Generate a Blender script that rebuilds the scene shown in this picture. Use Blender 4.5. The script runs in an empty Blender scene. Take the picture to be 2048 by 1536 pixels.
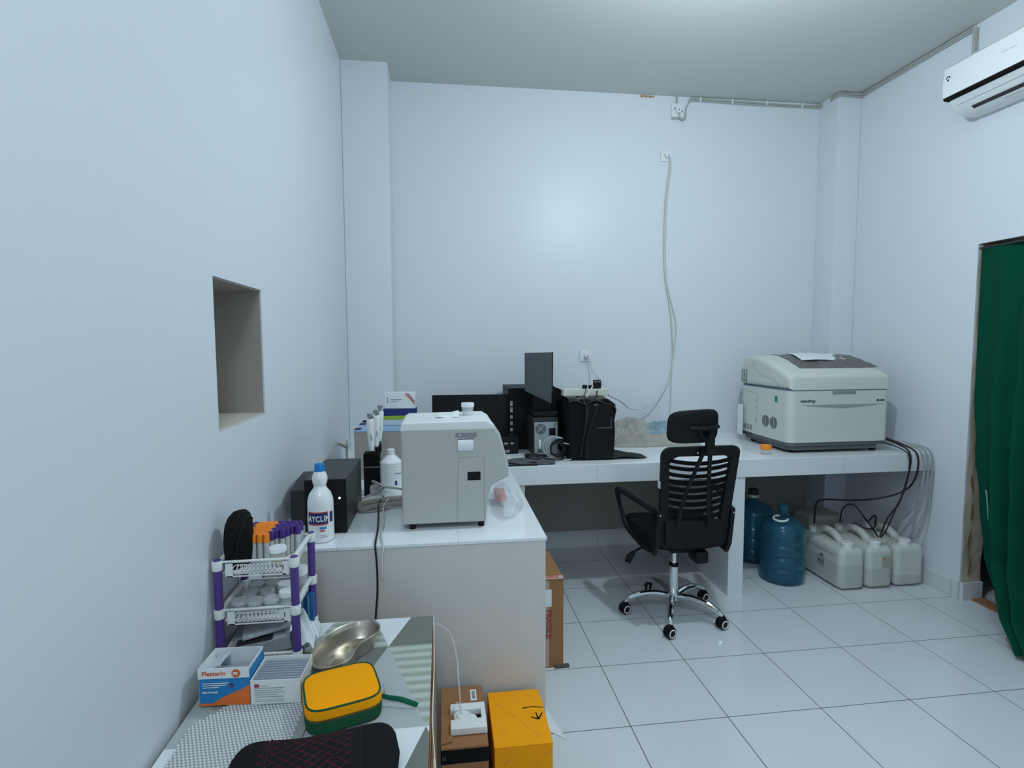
import bpy, bmesh, math, random
from mathutils import Vector, Matrix, noise as mnoise
random.seed(7)
PI = math.pi
sc = bpy.context.scene
col = sc.collection

# ------------------------------------------------------------------ camera
cam_d = bpy.data.cameras.new('camera')
cam = bpy.data.objects.new('camera', cam_d)
col.objects.link(cam)
sc.camera = cam
F_PX, YAW, PITCH, ROLL = 1097.25, 0.1261, 0.0731, -0.0047
cam_d.sensor_fit = 'HORIZONTAL'
cam_d.sensor_width = 36.0
cam_d.lens = F_PX / 2048 * 36.0
cam_d.clip_start = 0.02
fw = Vector((math.sin(YAW) * math.cos(PITCH), math.cos(YAW) * math.cos(PITCH), -math.sin(PITCH)))
rt = Vector((math.cos(YAW), -math.sin(YAW), 0))
up = rt.cross(fw)
r2 = rt * math.cos(ROLL) + up * math.sin(ROLL)
u2 = -rt * math.sin(ROLL) + up * math.cos(ROLL)
mw = Matrix((r2, u2, -fw)).transposed().to_4x4()
mw.translation = Vector((-0.7048, -2.3502, 1.4803))
cam.matrix_world = mw

# ------------------------------------------------------------------ world, exposure
w = bpy.data.worlds.new('world')
sc.world = w
w.use_nodes = True
w.node_tree.nodes['Background'].inputs[0].default_value = (0.55, 0.68, 0.8, 1)
w.node_tree.nodes['Background'].inputs[1].default_value = 0.3
sc.view_settings.view_transform = 'Standard'
sc.view_settings.look = 'None'
sc.view_settings.gamma = 1
sc.view_settings.use_curve_mapping = False
sc.view_settings.exposure = 0.0
LAMP_W = 54.0
LAMP_COL = (0.755, 0.915, 1.0)
LAMP_POS = (0.54, -0.45, 2.80)
FILL_W = 24.0

# ------------------------------------------------------------------ materials
def mat(name, c, rough=0.5, metal=0.0, spec=0.5, noise=0.0, nscale=8.0, bump=0.0, bscale=60.0,
        alpha=1.0, trans=0.0, ior=1.45, emis=None, estr=0.0, sheen=0.0, coat=0.0, sss=0.0):
    m = bpy.data.materials.new(name)
    m.use_nodes = True
    nt = m.node_tree
    b = nt.nodes['Principled BSDF']
    I = b.inputs
    I['Base Color'].default_value = (*c, 1)
    I['Roughness'].default_value = rough
    I['Metallic'].default_value = metal
    I['Specular IOR Level'].default_value = spec
    I['IOR'].default_value = ior
    I['Alpha'].default_value = alpha
    I['Transmission Weight'].default_value = trans
    if sheen: I['Sheen Weight'].default_value = sheen
    if coat: I['Coat Weight'].default_value = coat
    if sss: I['Subsurface Weight'].default_value = sss
    if emis:
        I['Emission Color'].default_value = (*emis, 1)
        I['Emission Strength'].default_value = estr
    if noise or bump:
        tc = nt.nodes.new('ShaderNodeTexCoord')
        if noise:
            n = nt.nodes.new('ShaderNodeTexNoise')
            n.inputs['Scale'].default_value = nscale
            n.inputs['Detail'].default_value = 5
            nt.links.new(tc.outputs['Object'], n.inputs['Vector'])
            r = nt.nodes.new('ShaderNodeMixRGB')
            r.inputs[1].default_value = (*[x * (1 - noise) for x in c], 1)
            r.inputs[2].default_value = (*[min(1, x * (1 + noise)) for x in c], 1)
            nt.links.new(n.outputs['Fac'], r.inputs[0])
            nt.links.new(r.outputs[0], I['Base Color'])
        if bump:
            n2 = nt.nodes.new('ShaderNodeTexNoise')
            n2.inputs['Scale'].default_value = bscale
            n2.inputs['Detail'].default_value = 4
            nt.links.new(tc.outputs['Object'], n2.inputs['Vector'])
            bp = nt.nodes.new('ShaderNodeBump')
            bp.inputs['Strength'].default_value = bump
            bp.inputs['Distance'].default_value = 0.01
            nt.links.new(n2.outputs['Fac'], bp.inputs['Height'])
            nt.links.new(bp.outputs[0], I['Normal'])
    return m

def grid_mat(name, c, grout, size, width, rough, ox=0.0, oy=0.0, axes='xy', noise=0.03):
    """tiles of side `size` in world space, thin grout lines along the two axes"""
    m = mat(name, c, rough)
    nt = m.node_tree
    b = nt.nodes['Principled BSDF']
    g = nt.nodes.new('ShaderNodeNewGeometry')
    s = nt.nodes.new('ShaderNodeSeparateXYZ')
    nt.links.new(g.outputs['Position'], s.inputs[0])
    def M(op, a, bb):
        k = nt.nodes.new('ShaderNodeMath'); k.operation = op
        for i, v in enumerate((a, bb)):
            if v is None: continue
            if isinstance(v, (int, float)): k.inputs[i].default_value = v
            else: nt.links.new(v, k.inputs[i])
        return k.outputs[0]
    fs = []
    for ax, o in zip(axes, (ox, oy)):
        v = s.outputs['xyz'.index(ax)]
        t = M('DIVIDE', M('SUBTRACT', v, o), size)
        f = M('ABSOLUTE', M('SUBTRACT', M('FRACT', M('ADD', t, 0.5), None), 0.5), None)
        fs.append(M('LESS_THAN', f, width / size / 2))
    k = M('MAXIMUM', fs[0], fs[1]) if len(fs) > 1 else fs[0]
    n = nt.nodes.new('ShaderNodeTexNoise'); n.inputs['Scale'].default_value = 3; n.inputs['Detail'].default_value = 6
    nt.links.new(g.outputs['Position'], n.inputs['Vector'])
    r = nt.nodes.new('ShaderNodeMixRGB')
    r.inputs[1].default_value = (*[x * (1 - noise) for x in c], 1)
    r.inputs[2].default_value = (*[min(1, x * (1 + noise)) for x in c], 1)
    nt.links.new(n.outputs['Fac'], r.inputs[0])
    mx = nt.nodes.new('ShaderNodeMixRGB')
    nt.links.new(k, mx.inputs[0]); nt.links.new(r.outputs[0], mx.inputs[1])
    mx.inputs[2].default_value = (*grout, 1)
    nt.links.new(mx.outputs[0], b.inputs['Base Color'])
    mr = nt.nodes.new('ShaderNodeMath'); mr.operation = 'MULTIPLY_ADD'
    nt.links.new(k, mr.inputs[0]); mr.inputs[1].default_value = 0.5; mr.inputs[2].default_value = rough
    nt.links.new(mr.outputs[0], b.inputs['Roughness'])
    return m

PAINT = mat('white wall paint', (0.735, 0.765, 0.81), 0.38, noise=0.012, nscale=1.5, bump=0.06, bscale=5, spec=0.45)
CEIL = mat('ceiling paint', (0.60, 0.61, 0.58), 0.75, noise=0.02, nscale=2)
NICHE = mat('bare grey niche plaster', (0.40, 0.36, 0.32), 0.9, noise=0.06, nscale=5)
SOFFIT = mat('grey plaster', (0.55, 0.545, 0.52), 0.85, noise=0.03, nscale=4)
FLOOR = grid_mat('white floor tiles', (0.70, 0.73, 0.76), (0.10, 0.09, 0.08), 0.4, 0.0035, 0.16)
CTOP = grid_mat('white counter tiles', (0.85, 0.875, 0.90), (0.56, 0.58, 0.60), 0.4, 0.003, 0.10, ox=0.141, oy=-0.39, noise=0.01)
CEDGE = grid_mat('white counter edge tiles', (0.72, 0.745, 0.77), (0.45, 0.45, 0.45), 0.75, 0.003, 0.15, ox=0.141, axes='x', noise=0.02)
BASEB = grid_mat('skirting tiles', (0.68, 0.70, 0.72), (0.35, 0.33, 0.3), 0.4, 0.003, 0.2, ox=0.0, axes='x', noise=0.02)
BASEBY = grid_mat('skirting tiles side', (0.68, 0.70, 0.72), (0.35, 0.33, 0.3), 0.4, 0.003, 0.2, ox=0.0, axes='y', noise=0.02)
WHITE = mat('white plastic', (0.80, 0.81, 0.80), 0.35)
WHITEG = mat('white glossy plastic', (0.84, 0.85, 0.86), 0.22)
OFFW = mat('off-white instrument plastic', (0.49, 0.49, 0.455), 0.42, noise=0.01)
OFFTOP = mat('white instrument cover', (0.80, 0.81, 0.80), 0.35)
MIND = mat('ivory instrument plastic', (0.62, 0.64, 0.59), 0.38)
DGREY = mat('dark grey plastic', (0.10, 0.115, 0.12), 0.45)
MGREY = mat('mid grey plastic', (0.25, 0.26, 0.27), 0.5)
BLACK = mat('black plastic', (0.0045, 0.005, 0.006), 0.5, spec=0.3)
BLACKM = mat('black matte', (0.005, 0.0055, 0.006), 0.8, spec=0.2)
BLACKG = mat('black gloss', (0.012, 0.014, 0.016), 0.15)
BTOP = mat('satin black sheet metal', (0.028, 0.031, 0.033), 0.45)
FABRIC = mat('black mesh fabric', (0.006, 0.0065, 0.007), 0.9, spec=0.2, bump=0.3, bscale=300)
CHROME = mat('chrome', (0.72, 0.74, 0.76), 0.12, metal=1.0)
STEEL = mat('stainless steel', (0.55, 0.50, 0.42), 0.28, metal=1.0, noise=0.35, nscale=26)
ZINC = mat('zinc panel', (0.38, 0.43, 0.45), 0.45, metal=0.35)
PURPLE = mat('purple plastic', (0.090, 0.045, 0.24), 0.4)
PURPCAP = mat('purple cap', (0.065, 0.025, 0.20), 0.4)
ORANGE = mat('orange cap', (0.95, 0.28, 0.02), 0.45)
BLUECAP = mat('blue cap', (0.01, 0.20, 0.60), 0.4)
NAVY = mat('navy print', (0.012, 0.025, 0.14), 0.5)
REDP = mat('red print', (0.65, 0.08, 0.04), 0.5)
GREYP = mat('grey print', (0.30, 0.32, 0.34), 0.6)
DARKP = mat('dark print', (0.03, 0.03, 0.035), 0.6)
PAPER = mat('white paper', (0.80, 0.82, 0.84), 0.7)
CARD = mat('brown cardboard', (0.33, 0.155, 0.065), 0.8, noise=0.1, nscale=12)
CARD2 = mat('light cardboard', (0.42, 0.24, 0.12), 0.8, noise=0.1, nscale=20)
YCARD = mat('orange-yellow carton', (1.0, 0.37, 0.003), 0.7, spec=0.25, noise=0.04, nscale=9)
YDARK = mat('brown print', (0.45, 0.16, 0.02), 0.7)
YCLOTH = mat('orange-yellow fabric', (1.0, 0.37, 0.002), 0.85, spec=0.2, bump=0.15, bscale=400)
GCLOTH = mat('dark green fabric', (0.004, 0.075, 0.028), 0.85, bump=0.1, bscale=300)
CURT = mat('green curtain cloth', (0.001, 0.062, 0.036), 0.95, spec=0.15)
PLBLUE = mat('sky blue carton print', (0.015, 0.21, 0.50), 0.45)
PLOR = mat('orange carton print', (0.78, 0.17, 0.03), 0.45, noise=0.15, nscale=15)
PLTXT = mat('orange lettering', (0.75, 0.13, 0.03), 0.5)
GREENP = mat('lime green print', (0.30, 0.42, 0.03), 0.5)
LBLUE = mat('pale blue film', (0.30, 0.45, 0.70), 0.3)
GREYC = mat('grey-brown carton side', (0.33, 0.32, 0.29), 0.7, noise=0.05)
CREAM = mat('cream plastic', (0.62, 0.62, 0.53), 0.45)
CABLEW = mat('white cable', (0.62, 0.63, 0.60), 0.5)
CABLEG = mat('beige grey cable', (0.34, 0.33, 0.30), 0.55)
CABLEB = mat('black cable rubber', (0.012, 0.010, 0.010), 0.5)
CONDUIT = mat('aged white conduit', (0.42, 0.43, 0.39), 0.6)
WOOD = mat('rough wood', (0.30, 0.15, 0.07), 0.8, noise=0.3, nscale=18)
JAMB = mat('stained jamb plaster', (0.52, 0.46, 0.36), 0.9, noise=0.35, nscale=9, bump=0.5, bscale=25)
RUST = mat('rust stain', (0.40, 0.22, 0.07), 0.9, noise=0.3, nscale=40)
TGREY = mat('dark grey laminate', (0.17, 0.18, 0.165), 0.35)
TLIGHT = mat('light grey laminate', (0.42, 0.45, 0.45), 0.35)
TWHITE = mat('white laminate', (0.74, 0.77, 0.80), 0.3)
FOAM = mat('white mesh mat', (0.70, 0.72, 0.72), 0.7)
BLANKET = mat('beige folded cloth', (0.40, 0.38, 0.345), 0.9, noise=0.25, nscale=9)
BLUECL = mat('blue-white cloth', (0.30, 0.42, 0.48), 0.9, noise=0.5, nscale=14)
DCLOTH = mat('black cloth', (0.018, 0.022, 0.022), 0.85, bump=0.5, bscale=40)
BROWNW = mat('smoky brown cover', (0.10, 0.085, 0.075), 0.22, bump=0.8, bscale=25)
JERRY = mat('translucent white plastic', (0.60, 0.62, 0.58), 0.4, sss=0.0)
LIQ = mat('filled part of can', (0.50, 0.52, 0.49), 0.4)
CLEAR = mat('clear plastic', (0.86, 0.90, 0.92), 0.12, alpha=0.28)
CLEARB = mat('clear plastic film', (0.85, 0.9, 0.95), 0.12, alpha=0.30, bump=0.6, bscale=30)
PINKF = mat('pink film', (0.80, 0.30, 0.28), 0.3, alpha=0.75)
TUBEB = mat('clear test tube with label', (0.66, 0.68, 0.66), 0.3, alpha=0.85, noise=0.15, nscale=90)
YPAPER = mat('pale yellow paper', (0.72, 0.55, 0.25), 0.7)
WATERB = mat('blue water bottle plastic', (0.20, 0.60, 0.78), 0.07, trans=0.92, ior=1.35)
DBLUE = mat('dark blue plastic', (0.01, 0.05, 0.16), 0.35)
BLUEPK = mat('blue pack', (0.01, 0.12, 0.33), 0.3)
PCB = mat('grey tube rubber', (0.40, 0.42, 0.42), 0.4, alpha=0.8)
BULB = mat('lit bulb', (1, 1, 1), 0.4, emis=LAMP_COL, estr=6.0)
GAP = mat('opening gap black', (0.004, 0.004, 0.004), 0.9)
FOILP = mat('grey printed foil', (0.33, 0.36, 0.38), 0.35, noise=0.6, nscale=45)
SACHET = mat('grey sachets', (0.33, 0.36, 0.42), 0.5, noise=0.12, nscale=30)
GREEN = mat('green plastic', (0.01, 0.25, 0.08), 0.4)
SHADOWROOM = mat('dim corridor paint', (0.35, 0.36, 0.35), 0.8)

def stripe_mat():
    m = mat('striped pale laminate', (0.5, 0.53, 0.48), 0.35)
    nt = m.node_tree; b = nt.nodes['Principled BSDF']
    g = nt.nodes.new('ShaderNodeTexCoord')
    wv = nt.nodes.new('ShaderNodeTexWave'); wv.bands_direction = 'Y'
    wv.inputs['Scale'].default_value = 9; wv.inputs['Distortion'].default_value = 2.5
    wv.inputs['Detail'].default_value = 2; wv.inputs['Detail Scale'].default_value = 0.4
    nt.links.new(g.outputs['Object'], wv.inputs['Vector'])
    r = nt.nodes.new('ShaderNodeMixRGB')
    r.inputs[1].default_value = (0.31, 0.34, 0.28, 1); r.inputs[2].default_value = (0.50, 0.54, 0.50, 1)
    nt.links.new(wv.outputs['Fac'], r.inputs[0]); nt.links.new(r.outputs[0], b.inputs['Base Color'])
    return m
TSTRIPE = stripe_mat()

def quilt_mat():
    m = mat('black quilted fabric with red stitching', (0.02, 0.02, 0.024), 0.8)
    nt = m.node_tree; b = nt.nodes['Principled BSDF']; b.inputs['Specular IOR Level'].default_value = 0.15
    g = nt.nodes.new('ShaderNodeTexCoord'); s = nt.nodes.new('ShaderNodeSeparateXYZ')
    nt.links.new(g.outputs['Object'], s.inputs[0])
    def M(op, a, bb=None, c=None):
        k = nt.nodes.new('ShaderNodeMath'); k.operation = op
        for i, v in enumerate((a, bb, c)):
            if v is None: continue
            if isinstance(v, (int, float)): k.inputs[i].default_value = v
            else: nt.links.new(v, k.inputs[i])
        return k.outputs[0]
    res = None
    for sg in (1, -1):
        t = M('MULTIPLY', M('ADD', s.outputs[0], M('MULTIPLY', s.outputs[1], sg * 1.25)), 42)
        f = M('ABSOLUTE', M('SUBTRACT', M('FRACT', t), 0.5))
        l = M('LESS_THAN', f, 0.045)
        res = l if res is None else M('MAXIMUM', res, l)
    ax = M('LESS_THAN', M('ABSOLUTE', M('ADD', s.outputs[0], 0.015)), 0.082)
    res = M('MULTIPLY', res, ax)
    n = nt.nodes.new('ShaderNodeTexNoise'); n.inputs['Scale'].default_value = 120
    nt.links.new(g.outputs['Object'], n.inputs['Vector'])
    res = M('MULTIPLY', res, M('GREATER_THAN', n.outputs['Fac'], 0.42))
    mx = nt.nodes.new('ShaderNodeMixRGB'); nt.links.new(res, mx.inputs[0])
    mx.inputs[1].default_value = (0.009, 0.009, 0.011, 1); mx.inputs[2].default_value = (0.12, 0.012, 0.016, 1)
    nt.links.new(mx.outputs[0], b.inputs['Base Color'])
    return m
QUILT = quilt_mat()

# ------------------------------------------------------------------ mesh helpers
class MB:
    def __init__(s):
        s.bm = bmesh.new(); s.mi = 0; s.x = Matrix.Identity(4)
    def add(s, verts, faces, smooth=True):
        vs = [s.bm.verts.new(s.x @ Vector(v)) for v in verts]
        for f in faces:
            try:
                fc = s.bm.faces.new([vs[i] for i in f]); fc.material_index = s.mi; fc.smooth = smooth
            except ValueError: pass
        return s
    def merge(s, b2):
        b2.verts.index_update()
        s.add([v.co.copy() for v in b2.verts], [[v.index for v in f.verts] for f in b2.faces])
        b2.free(); return s
    def box(s, x0, x1, y0, y1, z0, z1, r=0.0, seg=2, vert_only=False):
        b = bmesh.new()
        bmesh.ops.create_cube(b, size=1)
        for v in b.verts:
            v.co = Vector(((x0 + x1) / 2 + v.co.x * (x1 - x0), (y0 + y1) / 2 + v.co.y * (y1 - y0), (z0 + z1) / 2 + v.co.z * (z1 - z0)))
        if r > 0:
            es = [e for e in b.edges if (not vert_only) or abs(e.verts[0].co.z - e.verts[1].co.z) > 1e-5]
            bmesh.ops.bevel(b, geom=es, offset=r, segments=seg, profile=0.5, affect='EDGES', clamp_overlap=True)
        return s.merge(b)
    def prism(s, pts, axis, a0, a1, r=0.0, seg=2):
        """pts: 2-D polygon; axis 'x' -> pts are (y,z); 'y' -> (x,z); 'z' -> (x,y)"""
        b = bmesh.new()
        def P(p, a):
            return {'x': (a, p[0], p[1]), 'y': (p[0], a, p[1]), 'z': (p[0], p[1], a)}[axis]
        v0 = [b.verts.new(P(p, a0)) for p in pts]; v1 = [b.verts.new(P(p, a1)) for p in pts]
        n = len(pts)
        caps = [b.faces.new(v0), b.faces.new(v1[::-1])]
        for i in range(n):
            b.faces.new([v0[i], v1[i], v1[(i + 1) % n], v0[(i + 1) % n]])
        bmesh.ops.recalc_face_normals(b, faces=b.faces)
        if r > 0:
            es = list({e for c in caps for e in c.edges})
            bmesh.ops.bevel(b, geom=es, offset=r, segments=seg, profile=0.5, affect='EDGES', clamp_overlap=True)
        return s.merge(b)
    def cyl(s, p0, p1, r0, r1=None, n=20, caps=True):
        r1 = r0 if r1 is None else r1
        return s.tube([p0, p1], [r0, r1], n, caps, smoothpath=False)
    def tube(s, pts, r, n=8, caps=True, smoothpath=True, sub=5, flat=None):
        pts = [Vector(p) for p in pts]
        rs = list(r) if isinstance(r, (list, tuple)) else [r] * len(pts)
        if smoothpath and len(pts) > 2:
            q, qr = [], []
            for i in range(len(pts) - 1):
                p0 = pts[max(i - 1, 0)]; p1 = pts[i]; p2 = pts[i + 1]; p3 = pts[min(i + 2, len(pts) - 1)]
                for k in range(sub):
                    t = k / sub
                    q.append(0.5 * ((2 * p1) + (p2 - p0) * t + (2 * p0 - 5 * p1 + 4 * p2 - p3) * t * t + (3 * p1 - p0 - 3 * p2 + p3) * t ** 3))
                    qr.append(rs[i] * (1 - t) + rs[i + 1] * t)
            q.append(pts[-1]); qr.append(rs[-1]); pts, rs = q, qr
        V, Fc = [], []
        t0 = (pts[1] - pts[0]).normalized()
        a = Vector((0, 0, 1)) if abs(t0.z) < 0.9 else Vector((1, 0, 0))
        nrm = t0.cross(a).normalized()
        for i, p in enumerate(pts):
            t = (pts[min(i + 1, len(pts) - 1)] - pts[max(i - 1, 0)])
            t = t.normalized() if t.length > 1e-9 else t0
            nrm = (nrm - t * nrm.dot(t))
            nrm = nrm.normalized() if nrm.length > 1e-6 else t.orthogonal().normalized()
            bn = t.cross(nrm)
            for k in range(n):
                an = 2 * PI * k / n
                V.append(p + nrm * math.cos(an) * rs[i] * (flat or 1) + bn * math.sin(an) * rs[i])
        m = len(pts)
        for i in range(m - 1):
            for k in range(n):
                Fc.append([i * n + k, i * n + (k + 1) % n, (i + 1) * n + (k + 1) % n, (i + 1) * n + k])
        if caps:
            Fc.append(list(range(n))[::-1]); Fc.append([(m - 1) * n + k for k in range(n)])
        return s.add(V, Fc)
    def lathe(s, prof, n=28, cx=0, cy=0, sx=1, sy=1, sq=None):
        """prof: list of (radius, z); sq: superellipse exponent for squarish bodies"""
        V, Fc = [], []
        for (r, z) in prof:
            for k in range(n):
                a = 2 * PI * k / n
                c, si = math.cos(a), math.sin(a)
                if sq:
                    d = (abs(c) ** sq + abs(si) ** sq) ** (1 / sq); c, si = c / d, si / d
                V.append((cx + max(r, 1e-5) * c * sx, cy + max(r, 1e-5) * si * sy, z))
        for i in range(len(prof) - 1):
            for k in range(n):
                Fc.append([i * n + k, i * n + (k + 1) % n, (i + 1) * n + (k + 1) % n, (i + 1) * n + k])
        if prof[0][0] > 1e-4: Fc.append(list(range(n))[::-1])
        if prof[-1][0] > 1e-4: Fc.append([(len(prof) - 1) * n + k for k in range(n)])
        return s.add(V, Fc)
    def grid(s, fn, nu, nv, thick=0.0, closed_u=False):
        V = [fn(i / (nu - (0 if closed_u else 1)), j / (nv - 1)) for j in range(nv) for i in range(nu)]
        Fc = []
        for j in range(nv - 1):
            for i in range(nu if closed_u else nu - 1):
                i2 = (i + 1) % nu
                Fc.append([j * nu + i, j * nu + i2, (j + 1) * nu + i2, (j + 1) * nu + i])
        if not thick: return s.add(V, Fc)
        b = bmesh.new()
        vs = [b.verts.new(v) for v in V]
        for f in Fc: b.faces.new([vs[i] for i in f])
        bmesh.ops.recalc_face_normals(b, faces=b.faces)
        bmesh.ops.solidify(b, geom=b.faces[:], thickness=thick)
        return s.merge(b)
    def torus(s, c, R, r, axis='z', n=24, m=8, arc=2 * PI, a0=0):
        pts = []
        for k in range(n + 1):
            a = a0 + arc * k / n
            u, v = R * math.cos(a), R * math.sin(a)
            pts.append({'z': (c[0] + u, c[1] + v, c[2]), 'y': (c[0] + u, c[1], c[2] + v), 'x': (c[0], c[1] + u, c[2] + v)}[axis])
        return s.tube(pts, r, m, smoothpath=False, caps=arc < 2 * PI - 0.01)
    def build(s, name, mats, parent=None, loc=(0, 0, 0), rot=(0, 0, 0), ang=35):
        me = bpy.data.meshes.new(name)
        bmesh.ops.recalc_face_normals(s.bm, faces=s.bm.faces)
        s.bm.to_mesh(me); s.bm.free()
        for m in (mats if isinstance(mats, (list, tuple)) else [mats]): me.materials.append(m)
        me.set_sharp_from_angle(angle=math.radians(ang))
        o = bpy.data.objects.new(name, me); col.objects.link(o)
        o.location = loc; o.rotation_euler = rot
        if len(me.polygons) < 900:
            wn = o.modifiers.new('weighted normals', 'WEIGHTED_NORMAL'); wn.keep_sharp = True
        if parent: o.parent = parent
        return o

def tag(o, label, cat, group=None):
    o['label'] = label; o['category'] = cat
    if group: o['group'] = group
    return o
def thing(name, label, cat, loc=(0, 0, 0), rz=0.0, group=None):
    o = bpy.data.objects.new(name, None); o.empty_display_size = 0.05; col.objects.link(o)
    o.location = loc; o.rotation_euler = (0, 0, rz)
    return tag(o, label, cat, group)
def struct(o):
    o['kind'] = 'structure'; return o
def text(name, s, size, m, parent, loc, rot, sx=1.0, bold=0.0, align='LEFT'):
    cu = bpy.data.curves.new(name, 'FONT'); cu.body = s; cu.size = size; cu.align_x = align
    cu.extrude = 0.0004; cu.offset = bold
    tmp = bpy.data.objects.new(name, cu); col.objects.link(tmp)
    bpy.context.view_layer.update()
    me = bpy.data.meshes.new_from_object(tmp.evaluated_get(bpy.context.evaluated_depsgraph_get()))
    bpy.data.objects.remove(tmp); bpy.data.curves.remove(cu)
    me.materials.clear(); me.materials.append(m)
    o = bpy.data.objects.new(name, me); col.objects.link(o)
    o.location = loc; o.rotation_euler = rot; o.scale = (sx, 1, 1)
    o.parent = parent
    return o
def copy_tree(o, parent=None):
    c = o.copy(); col.objects.link(c); c.parent = parent
    for ch in list(o.children): copy_tree(ch, c)
    return c
FRONT = (PI / 2, 0, 0)       # text facing -y

# ------------------------------------------------------------------ the room
XL, XR, YB, HZ = -1.298, 2.225, 1.468, 3.21
YF = -3.6
YP, XP = 1.225, -1.017       # pillar in the back left corner
XC, YC = 2.052, 1.272        # pillar in the back right corner

struct(MB().box(XL - .3, XR + 1.6, YF - .1, YB + .1, -.1, 0).build('floor', FLOOR))
struct(MB().box(XL - .3, XR + 1.6, YF - .1, YB + .1, HZ, HZ + .1).build('ceiling', CEIL))
struct(MB().box(XL - .3, XR + .15, YB, YB + .15, 0, HZ).build('wall_back', PAINT))
struct(MB().box(XL - .3, XR + 1.6, YF - .1, YF, 0, HZ).build('wall_front', PAINT))
# left wall with the niche cut in it (y -.812..-.425, z 1.249..1.662)
n0, n1, nz0, nz1, nd = -0.812, -0.425, 1.249, 1.662, 0.24
m = MB()
m.box(XL - .3, XL, YF, n0, 0, HZ); m.box(XL - .3, XL, n1, YB, 0, HZ)
m.box(XL - .3, XL, n0, n1, 0, nz0); m.box(XL - .3, XL, n0, n1, nz1, HZ)
wl = struct(m.build('wall_left', PAINT))
m = MB()
m.box(XL - .3, XL - nd, n0, n1, nz0, nz1)
m.box(XL - nd, XL - .004, n0, n0 + .004, nz0, nz1)
m.box(XL - nd, XL - .004, n1 - .004, n1, nz0, nz1)
m.box(XL - nd, XL - .004, n0, n1, nz1 - .004, nz1)
struct(m.build('wall_left_niche', NICHE))
struct(MB().box(XL - nd, XL, n0, n1, nz0 - .001, nz0 + .005, .002).build('trim_1', mat('niche sill', (0.60, 0.55, 0.50), 0.8)))
struct(MB().box(XL, XP, YP, YB, 0, HZ, .006, vert_only=True).build('wall_corner_left', PAINT))
struct(MB().box(XC, XR, YC, YB, 0, HZ, .006, vert_only=True).build('wall_corner_right', PAINT))
# right wall with the door opening
d0, d1, dz, wt = -0.52, 0.363, 2.015, 0.13
m = MB()
m.box(XR, XR + wt, YF, d0, 0, HZ); m.box(XR, XR + wt, d1, YB, 0, HZ); m.box(XR, XR + wt, d0, d1, dz, HZ)
struct(m.build('wall_right', PAINT))
# door jambs: rough stained plaster with bare wood
dj = bpy.data.objects.new('door_1', None); col.objects.link(dj); dj['kind'] = 'structure'
m = MB()
random.seed(3)
def jam(u, v):
    z = u * dz
    return (XR + .002 + v * (wt - .004), d1 - .009 - .004 * math.sin(z * 9 + v * 3) - .003 * math.sin(z * 23), z)
m.grid(jam, 60, 6)
m.build('jamb', JAMB, dj)
m = MB()
m.grid(lambda u, v: (XR + .002 + v * (wt - .004), d0 + u * (d1 - d0), dz - .006 - .003 * math.sin(u * 17 + v)), 30, 4)
m.build('lintel', JAMB, dj)
m = MB()
zs = [0.13 + i * .02 for i in range(92)]
m.grid(lambda u, v: (XR + .030 + .012 * math.sin(u * 40) * math.sin(u * 13) + v * (.010 + .008 * math.sin(u * 60)), d1 - .0185, .15 + u * 1.55), 90, 2)
m.build('bare_wood_strip', WOOD, dj)
m = MB().box(XR + .002, XR + wt, d1 - .022, d1 - .001, 0, .105, .002)
m.build('jamb_skirting', BASEB, dj)
m = MB().box(XR + .06, XR + wt + .01, d0, d1, 0, .012, .002)
m.build('threshold', WOOD, dj)
# thin corridor behind the curtain
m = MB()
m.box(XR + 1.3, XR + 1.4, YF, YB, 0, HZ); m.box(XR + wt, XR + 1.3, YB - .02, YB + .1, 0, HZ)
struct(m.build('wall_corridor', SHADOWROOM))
# skirting
struct(MB().box(-.264, XR, YB - .006, YB, 0, .70).build('wall_under_counter_shade', mat('grey-brown plaster darkened for shade', (0.36, 0.34, 0.30), 0.9, noise=0.06, nscale=5)))  # grey-brown plaster panel, its dark colour deepens the shade under the counter
struct(MB().box(-.26, 2.05, YB - .012, YB, 0, .125, .002).build('baseboard_back', BASEB))
m = MB(); m.box(XR - .013, XR, d1, YB, 0, .105, .003); m.box(XR - .013, XR, YF, d0, 0, .105, .003)
struct(m.build('baseboard_right', BASEBY))
struct(MB().box(XC - .012, XR, YC - .012, YC, 0, .125, .002).build('baseboard_corner', BASEB))

# ------------------------------------------------------------------ lamp (just above the frame)
lt = thing('pendant_bulb', 'bare white bulb hanging on a short cord from the ceiling', 'lamp', (LAMP_POS[0], LAMP_POS[1], HZ))
dzl = LAMP_POS[2] - HZ
MB().lathe([(.045, -.001), (.045, -.02), (.012, -.03)]).build('ceiling_rose', WHITE, lt)
MB().cyl((0, 0, -.02), (0, 0, dzl + .15), .004).build('cord', CABLEW, lt)
MB().lathe([(.018, dzl + .16), (.020, dzl + .10), (.018, dzl + .09)]).build('socket', WHITE, lt)
MB().lathe([(.018, dzl + .10), (.036, dzl + .075), (.041, dzl + .05), (.034, dzl + .025), (.015, dzl + .012), (0, dzl + .010)]).build('bulb', BULB, lt)
ld = bpy.data.lights.new('bulb_light', 'POINT'); ld.energy = LAMP_W; ld.color = LAMP_COL; ld.shadow_soft_size = 0.045
lo = bpy.data.objects.new('bulb_light', ld); col.objects.link(lo); lo.location = (0, 0, dzl - .06); lo.parent = lt
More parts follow.
